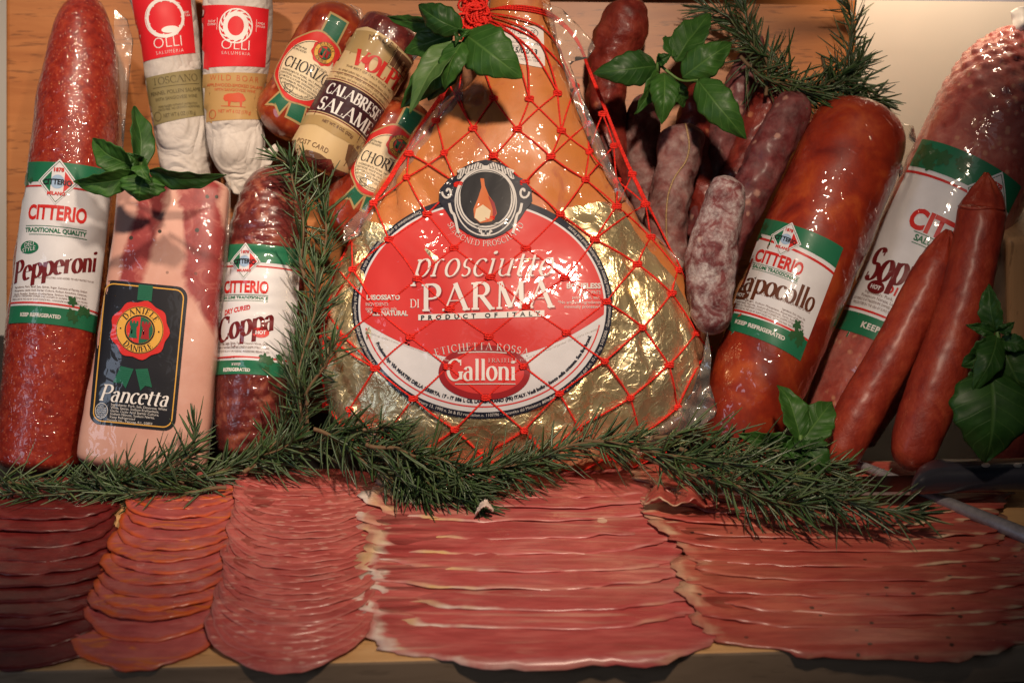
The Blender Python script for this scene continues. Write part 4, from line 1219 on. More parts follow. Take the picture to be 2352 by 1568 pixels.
# ---- dry sausages
def dry(label, spine, m, seed, cap0=20, cap1=20, amp=.003):
    t = thing('dry_sausage', label, 'sausage', at_counter(spine[-1][0], spine[-1][3]), 'dry sausages leaning in the gap beside the ham')
    b, v = loft('casing', spine, t, MT[m], 72, 170, cap0, cap1, bumps=((amp, 26, seed), (amp * .55, 70, seed + 1), (.0013, 120, seed + 2)))
    return t, v
dry('dark red dry sausage with a narrowed neck rising highest beside the ham', [(1436, -8, 24, 1.565), (1438, 14, 42, 1.565), (1428, 60, 54, 1.565), (1408, 120, 50, 1.565), (1396, 180, 42, 1.563), (1390, 250, 47, 1.56), (1396, 340, 49, 1.56), (1405, 450, 46, 1.56), (1420, 600, 44, 1.56)], 'dry_red', 81, 16, 20, .004)
dry('greyish dry sausage hanging straight behind the string-tied one', [(1484, 215, 22, 1.565), (1480, 260, 36, 1.565), (1476, 330, 42, 1.56), (1482, 430, 44, 1.56), (1500, 560, 40, 1.56)], 'dry_grey', 84)
t, v = dry('knobbly greyish dry sausage with a string running down it', [(1586, 282, 22, 1.53), (1580, 305, 44, 1.53), (1562, 345, 56, 1.53), (1547, 400, 54, 1.528), (1534, 470, 49, 1.526), (1526, 560, 50, 1.526), (1528, 660, 46, 1.526)], 'dry_grey', 87, 16, 20, .005)
pth = []
for px, py in cat([(1574, 286), (1580, 310), (1583, 340), (1574, 372), (1552, 405), (1537, 440), (1531, 480), (1530, 530), (1532, 560)], 60):
    co, no, i, dd = v.ray_cast(CAM, ray(px, py).normalized())
    if co:
        pth.append(co + no * .0007)
vv, ff = tube_mesh(pth, .0008, 6)
obj('string', vv, ff, MT['twine'], t)
dry('thick white-frosted dry sausage standing in front of the others', [(1678, 405, 18, 1.46), (1672, 425, 38, 1.46), (1662, 470, 47, 1.46), (1646, 540, 53, 1.462), (1632, 620, 57, 1.464), (1630, 690, 53, 1.466), (1638, 740, 44, 1.468), (1644, 768, 18, 1.468)], 'dry_frost', 90, 14, 12, .0025)
dry('dark marbled dry sausage slanting down beside the orange capocollo', [(1838, 212, 22, 1.525), (1826, 240, 40, 1.525), (1796, 300, 46, 1.522), (1752, 385, 47, 1.52), (1712, 465, 45, 1.52), (1670, 560, 42, 1.52), (1640, 680, 40, 1.52)], 'dry_dark', 93, 16, 20, .0026)
dry('dark dry sausage with a pale tip, under the upper rosemary', [(1748, 80, 10, 1.572), (1738, 105, 20, 1.572), (1722, 150, 36, 1.572), (1698, 215, 42, 1.57), (1668, 300, 44, 1.57), (1640, 420, 44, 1.57), (1610, 560, 42, 1.57)], 'dry_dark', 96)
dry('reddish dry sausage peeping out just above the string-tied one', [(1612, 190, 18, 1.568), (1602, 225, 32, 1.568), (1594, 280, 36, 1.568), (1604, 360, 40, 1.568), (1622, 460, 42, 1.568), (1630, 600, 40, 1.568)], 'dry_red', 99)
dry('deep red dry sausage lying in shadow under the drooping basil leaf', [(1786, 190, 24, 1.562), (1766, 240, 40, 1.56), (1732, 320, 44, 1.56), (1690, 420, 44, 1.555), (1640, 540, 42, 1.55), (1600, 660, 40, 1.55)], 'dry_red', 102)
# ------------------------------------------------------------------ the netted ham
DH = 1.505
ham = thing('ham', 'large ham in gold foil and red string net with a red oval label', 'ham', at_counter(1190, DH))
hs = [(1190, -30, 62, .8), (1192, 30, 74, .8), (1196, 90, 90, .78), (1196, 160, 104, .76), (1194, 220, 132, .7), (1182, 290, 186, .6), (1166, 380, 248, .52), (1158, 470, 306, .51), (1156, 560, 362, .50), (1160, 640, 400, .49), (1170, 730, 428, .49), (1180, 820, 440, .49),
      (1184, 900, 434, .49), (1190, 970, 410, .48), (1194, 1030, 362, .47), (1194, 1075, 290, .44), (1192, 1105, 200, .42)]
def folds(l, a, p):
    # creases of the rind running down from the shank
    if l < .45:
        k = max(0, (l - .30) / .15)
    else:
        k = 1.0
    q = noise.noise(Vector((p.x * 30 + p.z * 7, p.z * 9, 3.3)))
    return -.0065 * k * max(0, 1 - abs(q) * 6)
hb, hbv = loft('meat', [(x, y, r, DH, f) for x, y, r, f in hs], ham, MT['ham'], 96, 150, cap0=25, cap1=36, front_pow=.8, wr=folds,
               bumps=((0.0042, 14, 111), (0.0022, 34, 112), (0.0007, 90, 113)))
# foil round the lower half
def foil_top(px):
    pts = [(700, 600), (760, 600), (800, 535), (850, 512), (910, 520), (960, 560), (1020, 600), (1200, 600), (1258, 520), (1290, 478), (1340, 474), (1390, 468), (1425, 492), (1455, 540), (1500, 590), (1540, 640), (1575, 700), (1640, 760)]
    for (a, ya), (b, yb) in zip(pts, pts[1:]):
        if a <= px <= b:
            return lerp(ya, yb, (px - a) / (b - a))
    return 600
STEP = 5
cols = list(range(720, 1632, STEP)); rows = list(range(0, 150))
vid = {}; fv = []; ff = []
def hit(px, py, bv=hbv):
    r = ray(px, py).normalized()
    co, no, i, d = bv.ray_cast(CAM, r)
    return co, no
for ci, px in enumerate(cols):
    y0 = foil_top(px) + 5 * noise.noise(Vector((px / 14, 3, 0)))
    for ri in range(0, 118):
        py = y0 + ri * STEP
        if py > 1112:
            break
        co, no = hit(px, py)
        if co is None:
            continue
        if no.dot(ray(px, py)) > -0.02:
            continue
        cr = noise.noise(co * 19 + Vector((5, 5, 5)))
        cr2 = noise.noise(co * 42 + Vector((1, 7, 5)))
        h = .0010 + .0052 * (1 - abs(cr) * 2.6) * .5 + .0012 * (1 - abs(cr2) * 2)
        dep = max(0, .6 - no.dot(-ray(px, py).normalized()))
        h *= max(.25, 1 - dep * 1.5)
        vid[(ci, ri)] = len(fv); fv.append(co + no * max(.0004, h))
for (ci, ri) in list(vid):
    k = [(ci, ri), (ci + 1, ri), (ci + 1, ri + 1), (ci, ri + 1)]
    if all(q in vid for q in k):
        ff.append((vid[k[0]], vid[k[3]], vid[k[2]], vid[k[1]]))
fo = obj('foil', fv, ff, MT['foil'], ham)
fbv = BVHTree.FromPolygons([tuple(v) for v in fv], ff)
class Both:
    def ray_cast(s, o, d):
        a = hbv.ray_cast(o, d); b = fbv.ray_cast(o, d)
        if a[0] is None: return b
        if b[0] is None: return a
        return a if a[3] < b[3] else b
    def find_nearest(s, p):
        return hbv.find_nearest(p)
BV = Both()
class Smoothed:
    """label stock bridges the small creases: average of neighbouring hits"""
    def ray_cast(s, o, d):
        c, n, i, l = BV.ray_cast(o, d)
        if c is None: return c, n, i, l
        acc = 0; k = 0; best = l; nn = Vector((0, 0, 0))
        for q in range(8):
            a = q * pi / 4
            for rr in (.006, .012):
                d2 = (d + RT * (rr * cos(a)) + UP * (rr * sin(a))).normalized()
                c2, n2, i2, l2 = BV.ray_cast(o, d2)
                if c2 is not None:
                    acc += l2; k += 1; nn += n2
        avg = acc / max(1, k) if k > 8 else l
        return o + d * (avg - .0022), (nn.normalized() if k else n), i, avg
    def find_nearest(s, p):
        return hbv.find_nearest(p)
lbv0 = Smoothed()
# bake the bridged sheet once, then lay all inks on it
gx = list(range(790, 1430, 7)); gy = list(range(350, 985, 7))
gid = {}; gv = []; gf = []
for a, px in enumerate(gx):
    for b, py in enumerate(gy):
        c, n, i, l = lbv0.ray_cast(CAM, ray(px, py).normalized())
        if c is not None:
            gid[(a, b)] = len(gv); gv.append(c)
for (a, b) in list(gid):
    k = [(a, b), (a, b + 1), (a + 1, b + 1), (a + 1, b)]
    if all(q in gid for q in k):
        gf.append(tuple(gid[q] for q in k))
LBV = BVHTree.FromPolygons([tuple(v) for v in gv], gf)
D = Decal(LBV, frame(1108, 705), DH - .07, ham)
def sup(cx, cy, a, b, n=96, e=2.0):
    return [(cx + a * math.copysign(abs(cos(t)) ** (2 / e), cos(t)), cy + b * math.copysign(abs(sin(t)) ** (2 / e), sin(t))) for t in [2 * pi * k / n for k in range(n)]]
lab = D.add('label', Shapes().poly(sup(0, 0, 299, 256)), MT['navy'], 0)
D.add('label_white', Shapes().poly(sup(0, 0, 284, 241)), MT['white'], 1, parent=lab)
# red field: inner oval down to a curved lower edge
def low(u): return 121 - 96 * (u / 276) ** 2 + 6 * (-u / 276)
inner = sup(0, 0, 279, 236, 200)
red = [(x, min(y, low(x))) for x, y in inner]
D.add('label_field', Shapes().poly(red), MT['hamred'], 2, parent=lab)
bot = [(x, y) for x, y in sup(0, 0, 277, 234, 200) if y > low(x) + 16]
bot.sort()
D.add('label_rule', Shapes().path([(x * .985, y * .985 - 2) for x, y in bot], 3.2), MT['hamred'], 2, parent=lab)
D.add('crest', Shapes().ell(5, 150, 104, 62, 60), MT['hamred'], 3, parent=lab)
D.add('crest_rim', Shapes().ring(5, 150, 98, 56, 14, 60), MT['deepred'], 4, parent=lab)
L5 = 5
D.add('name_lettering', Shapes().text('prosciutto', 0, -70, 62, serif=True, xs=1.0, w=.095, shear=.30, sp=.03, fit=322, rise=.01), MT['paperwhite'], L5, parent=lab)
D.add('name_lettering', Shapes().text('PARMA', 14, 6, 62, serif=True, xs=1.0, w=.165, sp=.05, fit=306, rise=.03), MT['paperwhite'], L5, parent=lab)
D.add('name_shadow', Shapes().text('PARMA', 17, 9, 62, serif=True, xs=1.0, w=.165, sp=.05, fit=306, rise=.03).text('prosciutto', 3, -67, 62, serif=True, w=.10, shear=.30, sp=.03, fit=322, rise=.01), MT['deepred'], 4, parent=lab)
D.add('lettering', Shapes().text('DI', -154, 2, 19, serif=True, w=.13, fit=22), MT['paperwhite'], L5, parent=lab)
D.add('bar', Shapes().poly([(-146, 18), (142, 8), (142, 22), (-146, 31)]), MT['paperwhite'], L5, parent=lab)
D.add('lettering', Shapes().text('PRODUCT OF ITALY', 0, 25, 10, bold=1, sp=.75, fit=280, rise=.036), MT['black'], 6, parent=lab)
D.add('lettering', Shapes().arctext('SEASONED PROSCIUTTO', 8, -212, 92, 74, 90, 13, inside=True, serif=True, w=.12, sp=.12)
      .text('DISOSSATO', -226, -16, 11, bold=1, fit=76).text('INGREDIENTI:', -240, -2, 7.5, fit=52).text('coscia di suino, sale.', -230, 8, 7.5, fit=72).text('*ALL NATURAL', -216, 20, 11, bold=1, fit=92)
      .text('BONELESS', 232, -42, 12, bold=1, fit=78).text('INGREDIENTS:', 245, -29, 7.5, fit=54).text('pork meat, salt.', 238, -18, 7.5, fit=64).text('*No artificial ingredients', 222, -7, 7, fit=98).text('minimally processed.', 230, 3, 7, fit=84), MT['silver'], L5, parent=lab)
D.add('lettering', Shapes().arctext('ETICHETTA ROSSA', 0, 330, 300, 232, -90, 16.5, serif=True, w=.13, sp=.14).path([(x, 103 + (x * x) / 1300) for x in range(-56, 57, 8)], 2.4), MT['silver'], L5, parent=lab)
D.add('name_lettering', Shapes().text('Galloni', -2, 168, 48, serif=True, xs=.86, w=.14, fit=160, rise=.0), MT['paperwhite'], 6, parent=lab)
D.add('lettering', Shapes().text('FRATELLI', 48, 128, 9, serif=True, w=.15, sp=.1, fit=66), MT['hamred'], 6, parent=lab)
D.add('lettering', Shapes().text('FRATELLI', 47, 127, 9, serif=True, w=.1, sp=.1, fit=66).rect(-62, 175, 76, 177), MT['silver'], 7, parent=lab)
D.add('small_print', Shapes().arctext('Produced by: VIA MARTIRI DELLA LIBERTA, 17 - IT 586 L CE, LANGHIRANO (PR) ITALY. Vedi bollo a fuoco sulla cotenna. See fire brand.', 0, 0, 262, 219, 88, 7.6, inside=True, bold=1), MT['navy'], L5, parent=lab, cut=0)
s = Shapes()
ring_txt = 'Denominazione di origine protetta ai sensi della Legge n. 26/90 e del Regolamento (CE) n. 1107/96'
s.arctext('Denominazione di origine protetta ai sensi della Legge n. 26/90 e del Regolamento (CE) n. 1107/96', 0, 0, 294, 251, 200, 6.6, inside=True)
s.arctext('Name of origin protected in compliance with Italian law of February 13, 1990 n. 26 & EU regulation n. 1107/96 · Garantito dal Ministero delle Politiche Agricole', 0, 0, 294, 251, 106, 6.6, inside=True)
s.arctext('Alimentari e Forestali ai sensi dell art. 10 del reg. 510/2006 · Guaranteed by the Italian Ministry of Agricultural, Food and Forest', 0, 0, 294, 251, 8, 6.6, inside=True)
D.add('small_print', s, MT['silver'], 1, parent=lab, cut=0)
D.add('small_print', Shapes().text('Prodotto da vendere a peso · Conservare al fresco · Non forare il sacco', -170, 92, 5.2, fit=190, rise=-.36).text('To be sold by weight · Keep refrigerated · Do not pierce the package', 176, 88, 5.2, fit=180, rise=.42), MT['silver'], 4, parent=lab, cut=0)
# scrolled shield above
half = [(0, -336), (28, -330), (52, -318), (66, -300), (84, -292), (104, -268), (106, -240), (92, -222), (78, -200), (60, -180), (40, -166), (18, -157), (0, -155)]
shp = [(8 + x, y) for x, y in half] + [(8 - x, y) for x, y in half[::-1][1:-1]]
em = D.add('emblem', Shapes().poly(shp), MT['navy'], 8)
sc_ = Shapes().ring(8, -245, 62, 66, 9, 60, a0=60, a1=480)
sc_.ring(8, -240, 69, 78, 3, 60, lift=1e-5)
for sg in (-1, 1):
    # curled ears and crown scrolls
    sc_.path([(8 + sg * (86 + (13 - 2.2 * t) * cos(t * 1.15)), -262 + (17 - 2.6 * t) * sin(t * 1.15)) for t in [k * .45 for k in range(13)]], 5, lift=2e-5)
    sc_.path([(8 + sg * (82 - 22 * t), -236 + 66 * t + 6 * sin(t * 9)) for t in [k / 12 for k in range(13)]], 6, lift=3e-5)
    sc_.path([(8 + sg * (64 - 58 * t), -296 - 28 * sin(t * 1.5) + 3 * sin(t * 22)) for t in [k / 24 for k in range(25)]], 9, lift=4e-5)
    sc_.path([(8 + sg * (54 - 8 * cos(t) * (1 - t * .1)), -306 - 8 * sin(t)) for t in [k * .5 for k in range(10)]], 3.4, lift=5e-5)
    for q in range(5):
        sc_.ell(8 + sg * (60 - q * 11), -309 - q * 4, 5, 4, 12, 6e-5 + q * 2e-6)
    sc_.path([(8 + sg * (4 + 10 * t), -168 + 6 * sin(t * 6)) for t in [k / 8 for k in range(9)]], 4, lift=7e-5)
sc_.rect(0, -322, 16, -314, 8e-5)
D.add('scrollwork', sc_, MT['silver'], 9, parent=em)
gap = Shapes()
for sg in (-1, 1):
    for q in range(9):
        gap.path([(8 + sg * (62 - q * 6.4), -292 - 26 * sin((q + 1) / 9 * 1.45) + 3), (8 + sg * (58 - q * 6.4), -302 - 26 * sin((q + 1) / 9 * 1.45) - 3)], 1.6, lift=q * 1e-6)
gap.ring(8, -245, 62, 66, 1.6, 60, lift=1e-5, a0=60, a1=480)
D.add('scroll_line', gap, MT['navy'], 10, parent=em)
D.add('emblem_field', Shapes().poly([(8 + 57 * cos(t) * (1 - .14 * sin(t)), -246 + 62 * sin(t)) for t in [2 * pi * k / 60 for k in range(60)]]), MT['black'], 10, parent=em)
D.add('emblem_ham', Shapes().poly([(-4, -292), (4, -292), (6, -276), (16, -252), (28, -236), (34, -212), (22, -194), (-4, -190), (-18, -202), (-20, -222), (-10, -246), (-2, -272)]), MT['wax'], 11, parent=em)
D.add('emblem_ham', Shapes().poly([(-14, -222), (2, -232), (20, -218), (16, -200), (-4, -192), (-17, -202)]), MT['cream'], 12, parent=em)
D.add('emblem_ham', Shapes().poly([(14, -252), (28, -236), (33, -212), (24, -198), (24, -222)]), MT['deepred'], 12, parent=em)

# date tag up on the shank
Dt = Decal(hbv, frame(1200, 102, 6.0), DH - .03, ham)
tg = Dt.add('date_tag', Shapes().poly([(-52, -36), (42, -46), (56, 44), (50, 50), (-28, 44), (-44, 30)]), MT['paperwhite'], 2)
Dt.add('tag_lettering', Shapes().text('IT 586 L CE', 0, -22, 11, bold=0, fit=52).ring(0, -27, 32, 14, 1.2, 36).text('CONSUMARSI PREF. ENTRO', 2, 0, 5, fit=78).text('BEST BEFORE', -22, 9, 5, fit=40).text('15/02/13', 6, 21, 12, bold=1, fit=60).text('GIORNO / MESE / ANNO', 10, 31, 4.6, fit=66).text('DAY / MONTH / YEAR', 12, 38, 4.6, fit=60), MT['black'], 3, parent=tg, cut=0)

# loose film of the vacuum bag
flap('bag_film', [(1245, 6), (1290, 20), (1330, 60), (1362, 96), (1366, 112), (1350, 134), (1318, 142), (1310, 150), (1340, 230), (1372, 300), (1405, 380), (1440, 452), (1425, 470), (1390, 400), (1350, 320), (1316, 230), (1292, 150), (1270, 80)], ham, 1.475, seed=31, amp=.008, cut=10)
flap('bag_film', [(1440, 452), (1470, 510), (1520, 560), (1570, 600), (1620, 650), (1634, 690), (1630, 716), (1610, 720), (1585, 700), (1560, 640), (1500, 560), (1430, 480)], ham, 1.485, seed=33, amp=.008, cut=10)
flap('bag_film', [(1625, 760), (1634, 820), (1630, 880), (1648, 940), (1640, 958), (1600, 985), (1540, 1005), (1480, 1040), (1430, 1070), (1470, 1010), (1540, 960), (1590, 900), (1612, 830)], ham, 1.46, seed=35, amp=.012, cut=10)
flap('bag_film', [(930, 350), (960, 300), (1000, 250), (1040, 210), (1060, 180), (1064, 230), (1020, 290), (980, 340), (940, 400), (880, 470), (830, 540), (786, 560), (790, 520), (840, 470), (890, 420)], ham, 1.475, seed=37, amp=.006, cut=10)

# ---- net
ROWS = [
 [(1030, 190), (1053, 218), (1134, 227), (1216, 228), (1280, 215), (1322, 198)],
 [(1003, 279), (1087, 296), (1188, 297), (1289, 301), (1347, 286), (1384, 262)],
 [(940, 352), (1021, 352), (1134, 358), (1265, 360), (1352, 349), (1410, 335)],
 [(935, 408), (1053, 425), (1205, 420), (1344, 413), (1416, 415), (1452, 400)],
 [(860, 467), (982, 492), (1126, 504), (1287, 492), (1416, 474), (1482, 470)],
 [(808, 545), (894, 550), (1043, 570), (1208, 571), (1366, 550), (1493, 546)],
 [(770, 612), (811, 619), (960, 640), (1127, 636), (1297, 638), (1464, 607), (1556, 621)],
 [(752, 720), (868, 711), (1033, 709), (1208, 704), (1393, 693), (1542, 674)],
 [(746, 768), (790, 774), (943, 774), (1123, 772), (1301, 764), (1477, 752), (1599, 764)],
 [(738, 858), (862, 846), (1029, 842), (1202, 841), (1389, 829), (1536, 838), (1626, 800)],
 [(750, 930), (803, 940), (950, 915), (1117, 913), (1285, 903), (1448, 913), (1556, 935)],
 [(800, 1000), (884, 1004), (1045, 986), (1203, 988), (1328, 980), (1470, 1000), (1580, 985)],
 [(830, 1040), (960, 1045), (1106, 1044), (1252, 1046), (1396, 1050), (1520, 1040)],
 [(890, 1085), (1030, 1088), (1180, 1092), (1320, 1090), (1450, 1075)],
]
KN = (1093, 36)
def surf(px, py, lift):
    r = ray(px, py).normalized()
    a = [b for b in (BV.ray_cast(CAM, r), LBV.ray_cast(CAM, r)) if b[0] is not None]
    if a:
        c, n, i, d = min(a, key=lambda q: q[3])
        n = n if n.dot(r) < 0 else -n
        if -n.dot(r) > .12:
            return c + n * lift * .5 - r * lift * .5
        return c - r * lift
    c, n, i, d = hbv.find_nearest(P(px, py, DH))
    q = P(px, py, project(c)[2])
    return q
edges = []
for ra, rb in zip(ROWS, ROWS[1:]):
    for a in ra:
        l = [b for b in rb if b[0] <= a[0] + 4 and a[0] - b[0] < 135]
        r_ = [b for b in rb if b[0] > a[0] + 4 and b[0] - a[0] < 135]
        if l: edges.append((a, max(l)))
        if r_: edges.append((a, min(r_)))
for a in ROWS[0]:
    edges.append((KN, a))
edges = list(dict.fromkeys(edges))
nv, nf = [], []
def strand(pts, r=.00052, tw=.00047, pitch=.0046):
    """two cords twisted about each other"""
    if len(pts) < 3: return
    L = [0]
    for a, b in zip(pts, pts[1:]): L.append(L[-1] + (b - a).length)
    for ph in (0, pi):
        path = []
        for i, p in enumerate(pts):
            t = (pts[min(i + 1, len(pts) - 1)] - pts[max(i - 1, 0)])
            if t.length < 1e-9: continue
            t.normalize()
            u = t.cross(FW).normalized(); v = t.cross(u)
            a = L[i] / pitch * 2 * pi + ph
            path.append(p + u * (cos(a) * tw) + v * (sin(a) * tw))
        if len(path) > 2:
            tube_mesh(path, r, 5, nv, nf)
rr = random.Random(5)
def run(pxs, lift=.0011):
    """cord over the surface through picture points"""
    out = []
    for a, b in zip(pxs, pxs[1:]):
        n = max(2, int(sqrt((a[0] - b[0]) ** 2 + (a[1] - b[1]) ** 2) / 3.2))
        for k in range(n):
            out.append((lerp(a[0], b[0], k / n), lerp(a[1], b[1], k / n)))
    out.append(pxs[-1])
    w = [surf(x, y, lift) for x, y in out]
    # taut: smooth the run so it bridges hollows
    for _ in range(10):
        w = [w[0]] + [(w[i - 1] + w[i] * 2 + w[i + 1]) / 4 for i in range(1, len(w) - 1)] + [w[-1]]
    w = [p if surf_d(p) else p for p in w]
    strand(w)
def surf_d(p): return True
def bowed(a, b, k):
    mx, my = (a[0] + b[0]) / 2, (a[1] + b[1]) / 2
    dx, dy = b[0] - a[0], b[1] - a[1]
    return [a, (mx - dy * k, my + dx * k), b]
for a, b in edges:
    if a == KN:
        bow = -.12 if b[0] > 1150 else .03
        run(cat(bowed(a, b, bow), 12), .003)
        if b[0] > 1200:
            run(cat(bowed((a[0] + 6, a[1] - 10), b, bow * 1.7), 12), .004)
    else:
        run(cat(bowed(a, b, rr.uniform(-.025, .025)), 6))
for px, py in [n for row in ROWS for n in row]:
    p = surf(px, py, .0016)
    w_ = rr.uniform(9, 13)
    # small loops of the knot
    for q in range(2):
        a0 = rr.uniform(-.4, .4)
        strand([p + RT * (cos(t + a0) * .0030 * w_ / 10) + UP * (sin(t) * .0011 + (q - .5) * .0016) - FW * (.0007 + .0006 * sin(t * 2)) for t in [k * .5 for k in range(13)]], .0006, .0004)
# outer cords along both sides
for k, off in enumerate((0, 5, 11)):
    run(cat([(1110, 28 - k * 3), (1180, 14 + k * 4), (1262, 30 + k * 5), (1322, 84 + k * 4), (1358, 168 + off), (1392, 250 + off), (1432, 350 + off), (1470, 430 + off), (1512, 516), (1556, 606), (1596, 690), (1630, 775)][:12 - k], 60), .002)
for k in range(3):
    run(cat([(1080, 60), (1060, 130), (1030 - k * 3, 200), (990 - k * 4, 262), (944 - k * 3, 340), (900 - k * 4, 412), (858 - k * 2, 470), (812, 545), (772, 625), (748, 712), (736, 790), (738, 858), (752, 930)][:13 - k], 60), .002)
# gathered knot
for k in range(46):
    c = P(1092 + rr.gauss(0, 13), 30 + rr.gauss(0, 16), 1.455 + rr.uniform(-.008, .008))
    a, b, e = rr.uniform(0, 6.3), rr.uniform(.004, .009), rr.uniform(.4, 1.4)
    ax, ay = (RT * cos(a) + UP * sin(a)), (UP * cos(a) - RT * sin(a)) * e - FW * .5
    strand([c + ax * (cos(t) * b) + ay * (sin(t) * b * .8) for t in [q * .35 for q in range(15)]], .0009, .0006)
for k in range(26):
    x0 = 1092 + rr.uniform(-22, 24)
    strand([P(lerp(x0, 1092 + rr.uniform(-40, 62), t), 46 + 60 * t, 1.452 + .004 * sin(t * 3 + k)) for t in [q / 14 for q in range(15)]], .0008, .0006)
vv, f2 = tube_mesh([P(1092, y, 1.458) for y in range(-10, 74, 6)], .0085, 10, taper=lambda t: sin(pi * min(1, max(0.03, t))) ** .5)
b0 = len(nv); nv += vv; nf += [tuple(i + b0 for i in f) for f in f2]
obj('net', nv, nf, MT['net'], ham)
# ------------------------------------------------------------------ basil
def basil_leaf(parent, b, t, w, bow=.004, cup=.25, roll=0.0, pucker=1.0, m='basil', seed=0, droop=0.0):
    """b, t = (px, py, depth) of base and tip; w = width in pixels"""
    B, T = P(*b), P(*t)
    ax = T - B; Ln = ax.length; a = ax.normalized()
    Nn = (-FW - a * (-FW).dot(a)).normalized()
    S = a.cross(Nn).normalized()
    c, s_ = cos(roll), sin(roll)
    S, Nn = S * c + Nn * s_, Nn * c - S * s_
    W = w / 2 * b[2] / FPX
    ns, nt = 30, 17
    vs, at, ac = [], [], []
    for i in range(ns + 1):
        s = i / ns
        o = (sin(pi * min(1, s ** .72)) ** .82) * (1 - .10 * s) if 0 < s < 1 else 0
        o = max(o, .02 if s < .5 else .004)
        for j in range(nt):
            q = j / (nt - 1) * 2 - 1
            aq = abs(q)
            h = cup * aq ** 1.6 * W * o
            ph = (s * 7 - aq * 1.6)
            h += pucker * .0011 * (0.5 - abs((ph % 1) - .5)) * 2 * min(1, aq * 3) * (1 - aq ** 3) * min(1, o * 1.5)
            h += .0018 * noise.noise(Vector((s * 3 + seed, q * 1.6, seed * 1.3))) + .0012 * aq ** 2 * sin(s * 17 + seed)
            h -= droop * s * s * Ln
            wob = 1 + .05 * sin(s * 31 + seed * 2 + q)
            p = B + ax * s + Nn * (bow * sin(pi * s) + h) + S * (q * W * o * wob)
            vs.append(p); at.append(s); ac.append(q)
    fs = [(i * nt + j, i * nt + j + 1, (i + 1) * nt + j + 1, (i + 1) * nt + j) for i in range(ns) for j in range(nt - 1)]
    o = obj('leaf', vs, fs, MT[m], parent, attrs={'along': at, 'across': ac})
    md = o.modifiers.new('thickness', 'SOLIDIFY'); md.thickness = .0004
    return o
def stem(parent, pts, r, m='basil_stem', name='stem'):
    w = [P(*p) for p in cat(pts, 24)]
    v, f = tube_mesh(w, r, 8, taper=lambda t: 1 - .4 * t)
    return obj(name, v, f, MT[m], parent)
def sprig(label, c, leaves, stems):
    t = thing('basil_sprig', label, 'basil', P(*c), 'basil sprigs tucked among the meats')
    for k, l in enumerate(leaves):
        kw = dict(l[3]) if len(l) > 3 else {}
        kw.setdefault('m', ('basil', 'basil_deep', 'basil')[(k * 7 + int(c[0])) % 3])
        basil_leaf(t, *l[:3], **kw, seed=k * 1.7 + c[0] * .01)
    for s_ in stems:
        stem(t, *s_)
d = 1.42
sprig('basil sprig resting on the top of the pancetta, leaves spread like a star', (328, 400, d), [
    ((322, 392, d), (306, 246, d + .03), 62, dict(roll=-.7, cup=.5, bow=.006)),
    ((318, 385, d + .004), (212, 318, d + .012), 70, dict(roll=.35, cup=.45, bow=.010, pucker=1.3)),
    ((316, 398, d - .004), (168, 418, d - .002), 62, dict(roll=.5, cup=.5, bow=.010)),
    ((342, 392, d - .006), (520, 402, d - .004), 58, dict(roll=-.75, cup=.35, bow=.008)),
    ((330, 402, d - .010), (322, 462, d - .006), 112, dict(cup=-.25, bow=.006, pucker=1.5)),
    ((326, 380, d - .010), (348, 420, d - .022), 44, dict(cup=.5, bow=.008)),
    ((320, 372, d), (292, 352, d - .01), 36, dict(cup=.6)),
  ], [([(324, 370, d), (326, 395, d), (330, 430, d + .02)], .0022)])
d = 1.40
sprig('basil sprig hooked at the net knot left of the ham shank', (1072, 78, d), [
    ((1060, 70, d), (962, 12, d + .01), 74, dict(roll=.3, cup=-.35, bow=.012, pucker=1.2)),
    ((1040, 62, d + .02), (890, 38, d + .06), 40, dict(roll=.6, cup=.3)),
    ((1070, 80, d), (1200, 180, d - .01), 122, dict(cup=-.18, bow=.012, roll=-.1)),
    ((1054, 96, d), (942, 262, d - .004), 70, dict(roll=-.5, cup=.5, bow=.008, m='basil_pale')),
    ((1062, 96, d - .004), (1022, 206, d - .002), 66, dict(cup=-.2, bow=.01, roll=-.2)),
    ((1040, 110, d + .016), (920, 250, d + .03), 78, dict(roll=.3, cup=.2)),
    ((1040, 100, d + .02), (984, 232, d + .03), 96, dict(cup=.1)),
    ((1040, 80, d + .03), (930, 120, d + .05), 70, dict(cup=.2)),
    ((1058, 82, d - .004), (1082, 68, d - .012), 26, dict(cup=.5)),
    ((1054, 86, d - .004), (1046, 104, d - .012), 24, dict(cup=.5)),
  ], [([(1062, 76, d), (1052, 60, d + .01), (1050, 40, d + .04)], .0022)])
d = 1.475
sprig('basil sprig spread over the tops of the dry sausages', (1513, 141, d), [
    ((1507, 151, d), (1362, 169, d - .01), 84, dict(cup=-.2, bow=.012, roll=.15)),
    ((1552, 141, d + .03), (1632, 32, d + .05), 84, dict(roll=.4, cup=.3)),
    ((1567, 179, d - .002), (1682, 98, d - .004), 84, dict(cup=-.22, bow=.012, pucker=1.4)),
    ((1603, 184, d - .012), (1714, 320, d - .016), 88, dict(cup=-.3, bow=.016, roll=-.2, m='basil')),
    ((1526, 167, d - .006), (1520, 286, d - .016), 72, dict(cup=-.2, bow=.012, pucker=1.8)),
    ((1511, 160, d), (1456, 263, d + .002), 46, dict(roll=.7, cup=.2)),
    ((1513, 143, d - .006), (1543, 126, d - .012), 30, dict(cup=.6)),
    ((1543, 132, d + .03), (1537, 85, d + .05), 60, dict(roll=-.4)),
    ((1554, 188, d + .02), (1569, 246, d + .03), 40, dict(cup=.2)),
  ], [([(1515, 132, d), (1511, 160, d), (1505, 207, d + .04)], .0026), ([(1517, 151, d), (1562, 184, d - .002), (1603, 184, d - .012)], .0014)])
d = 1.40
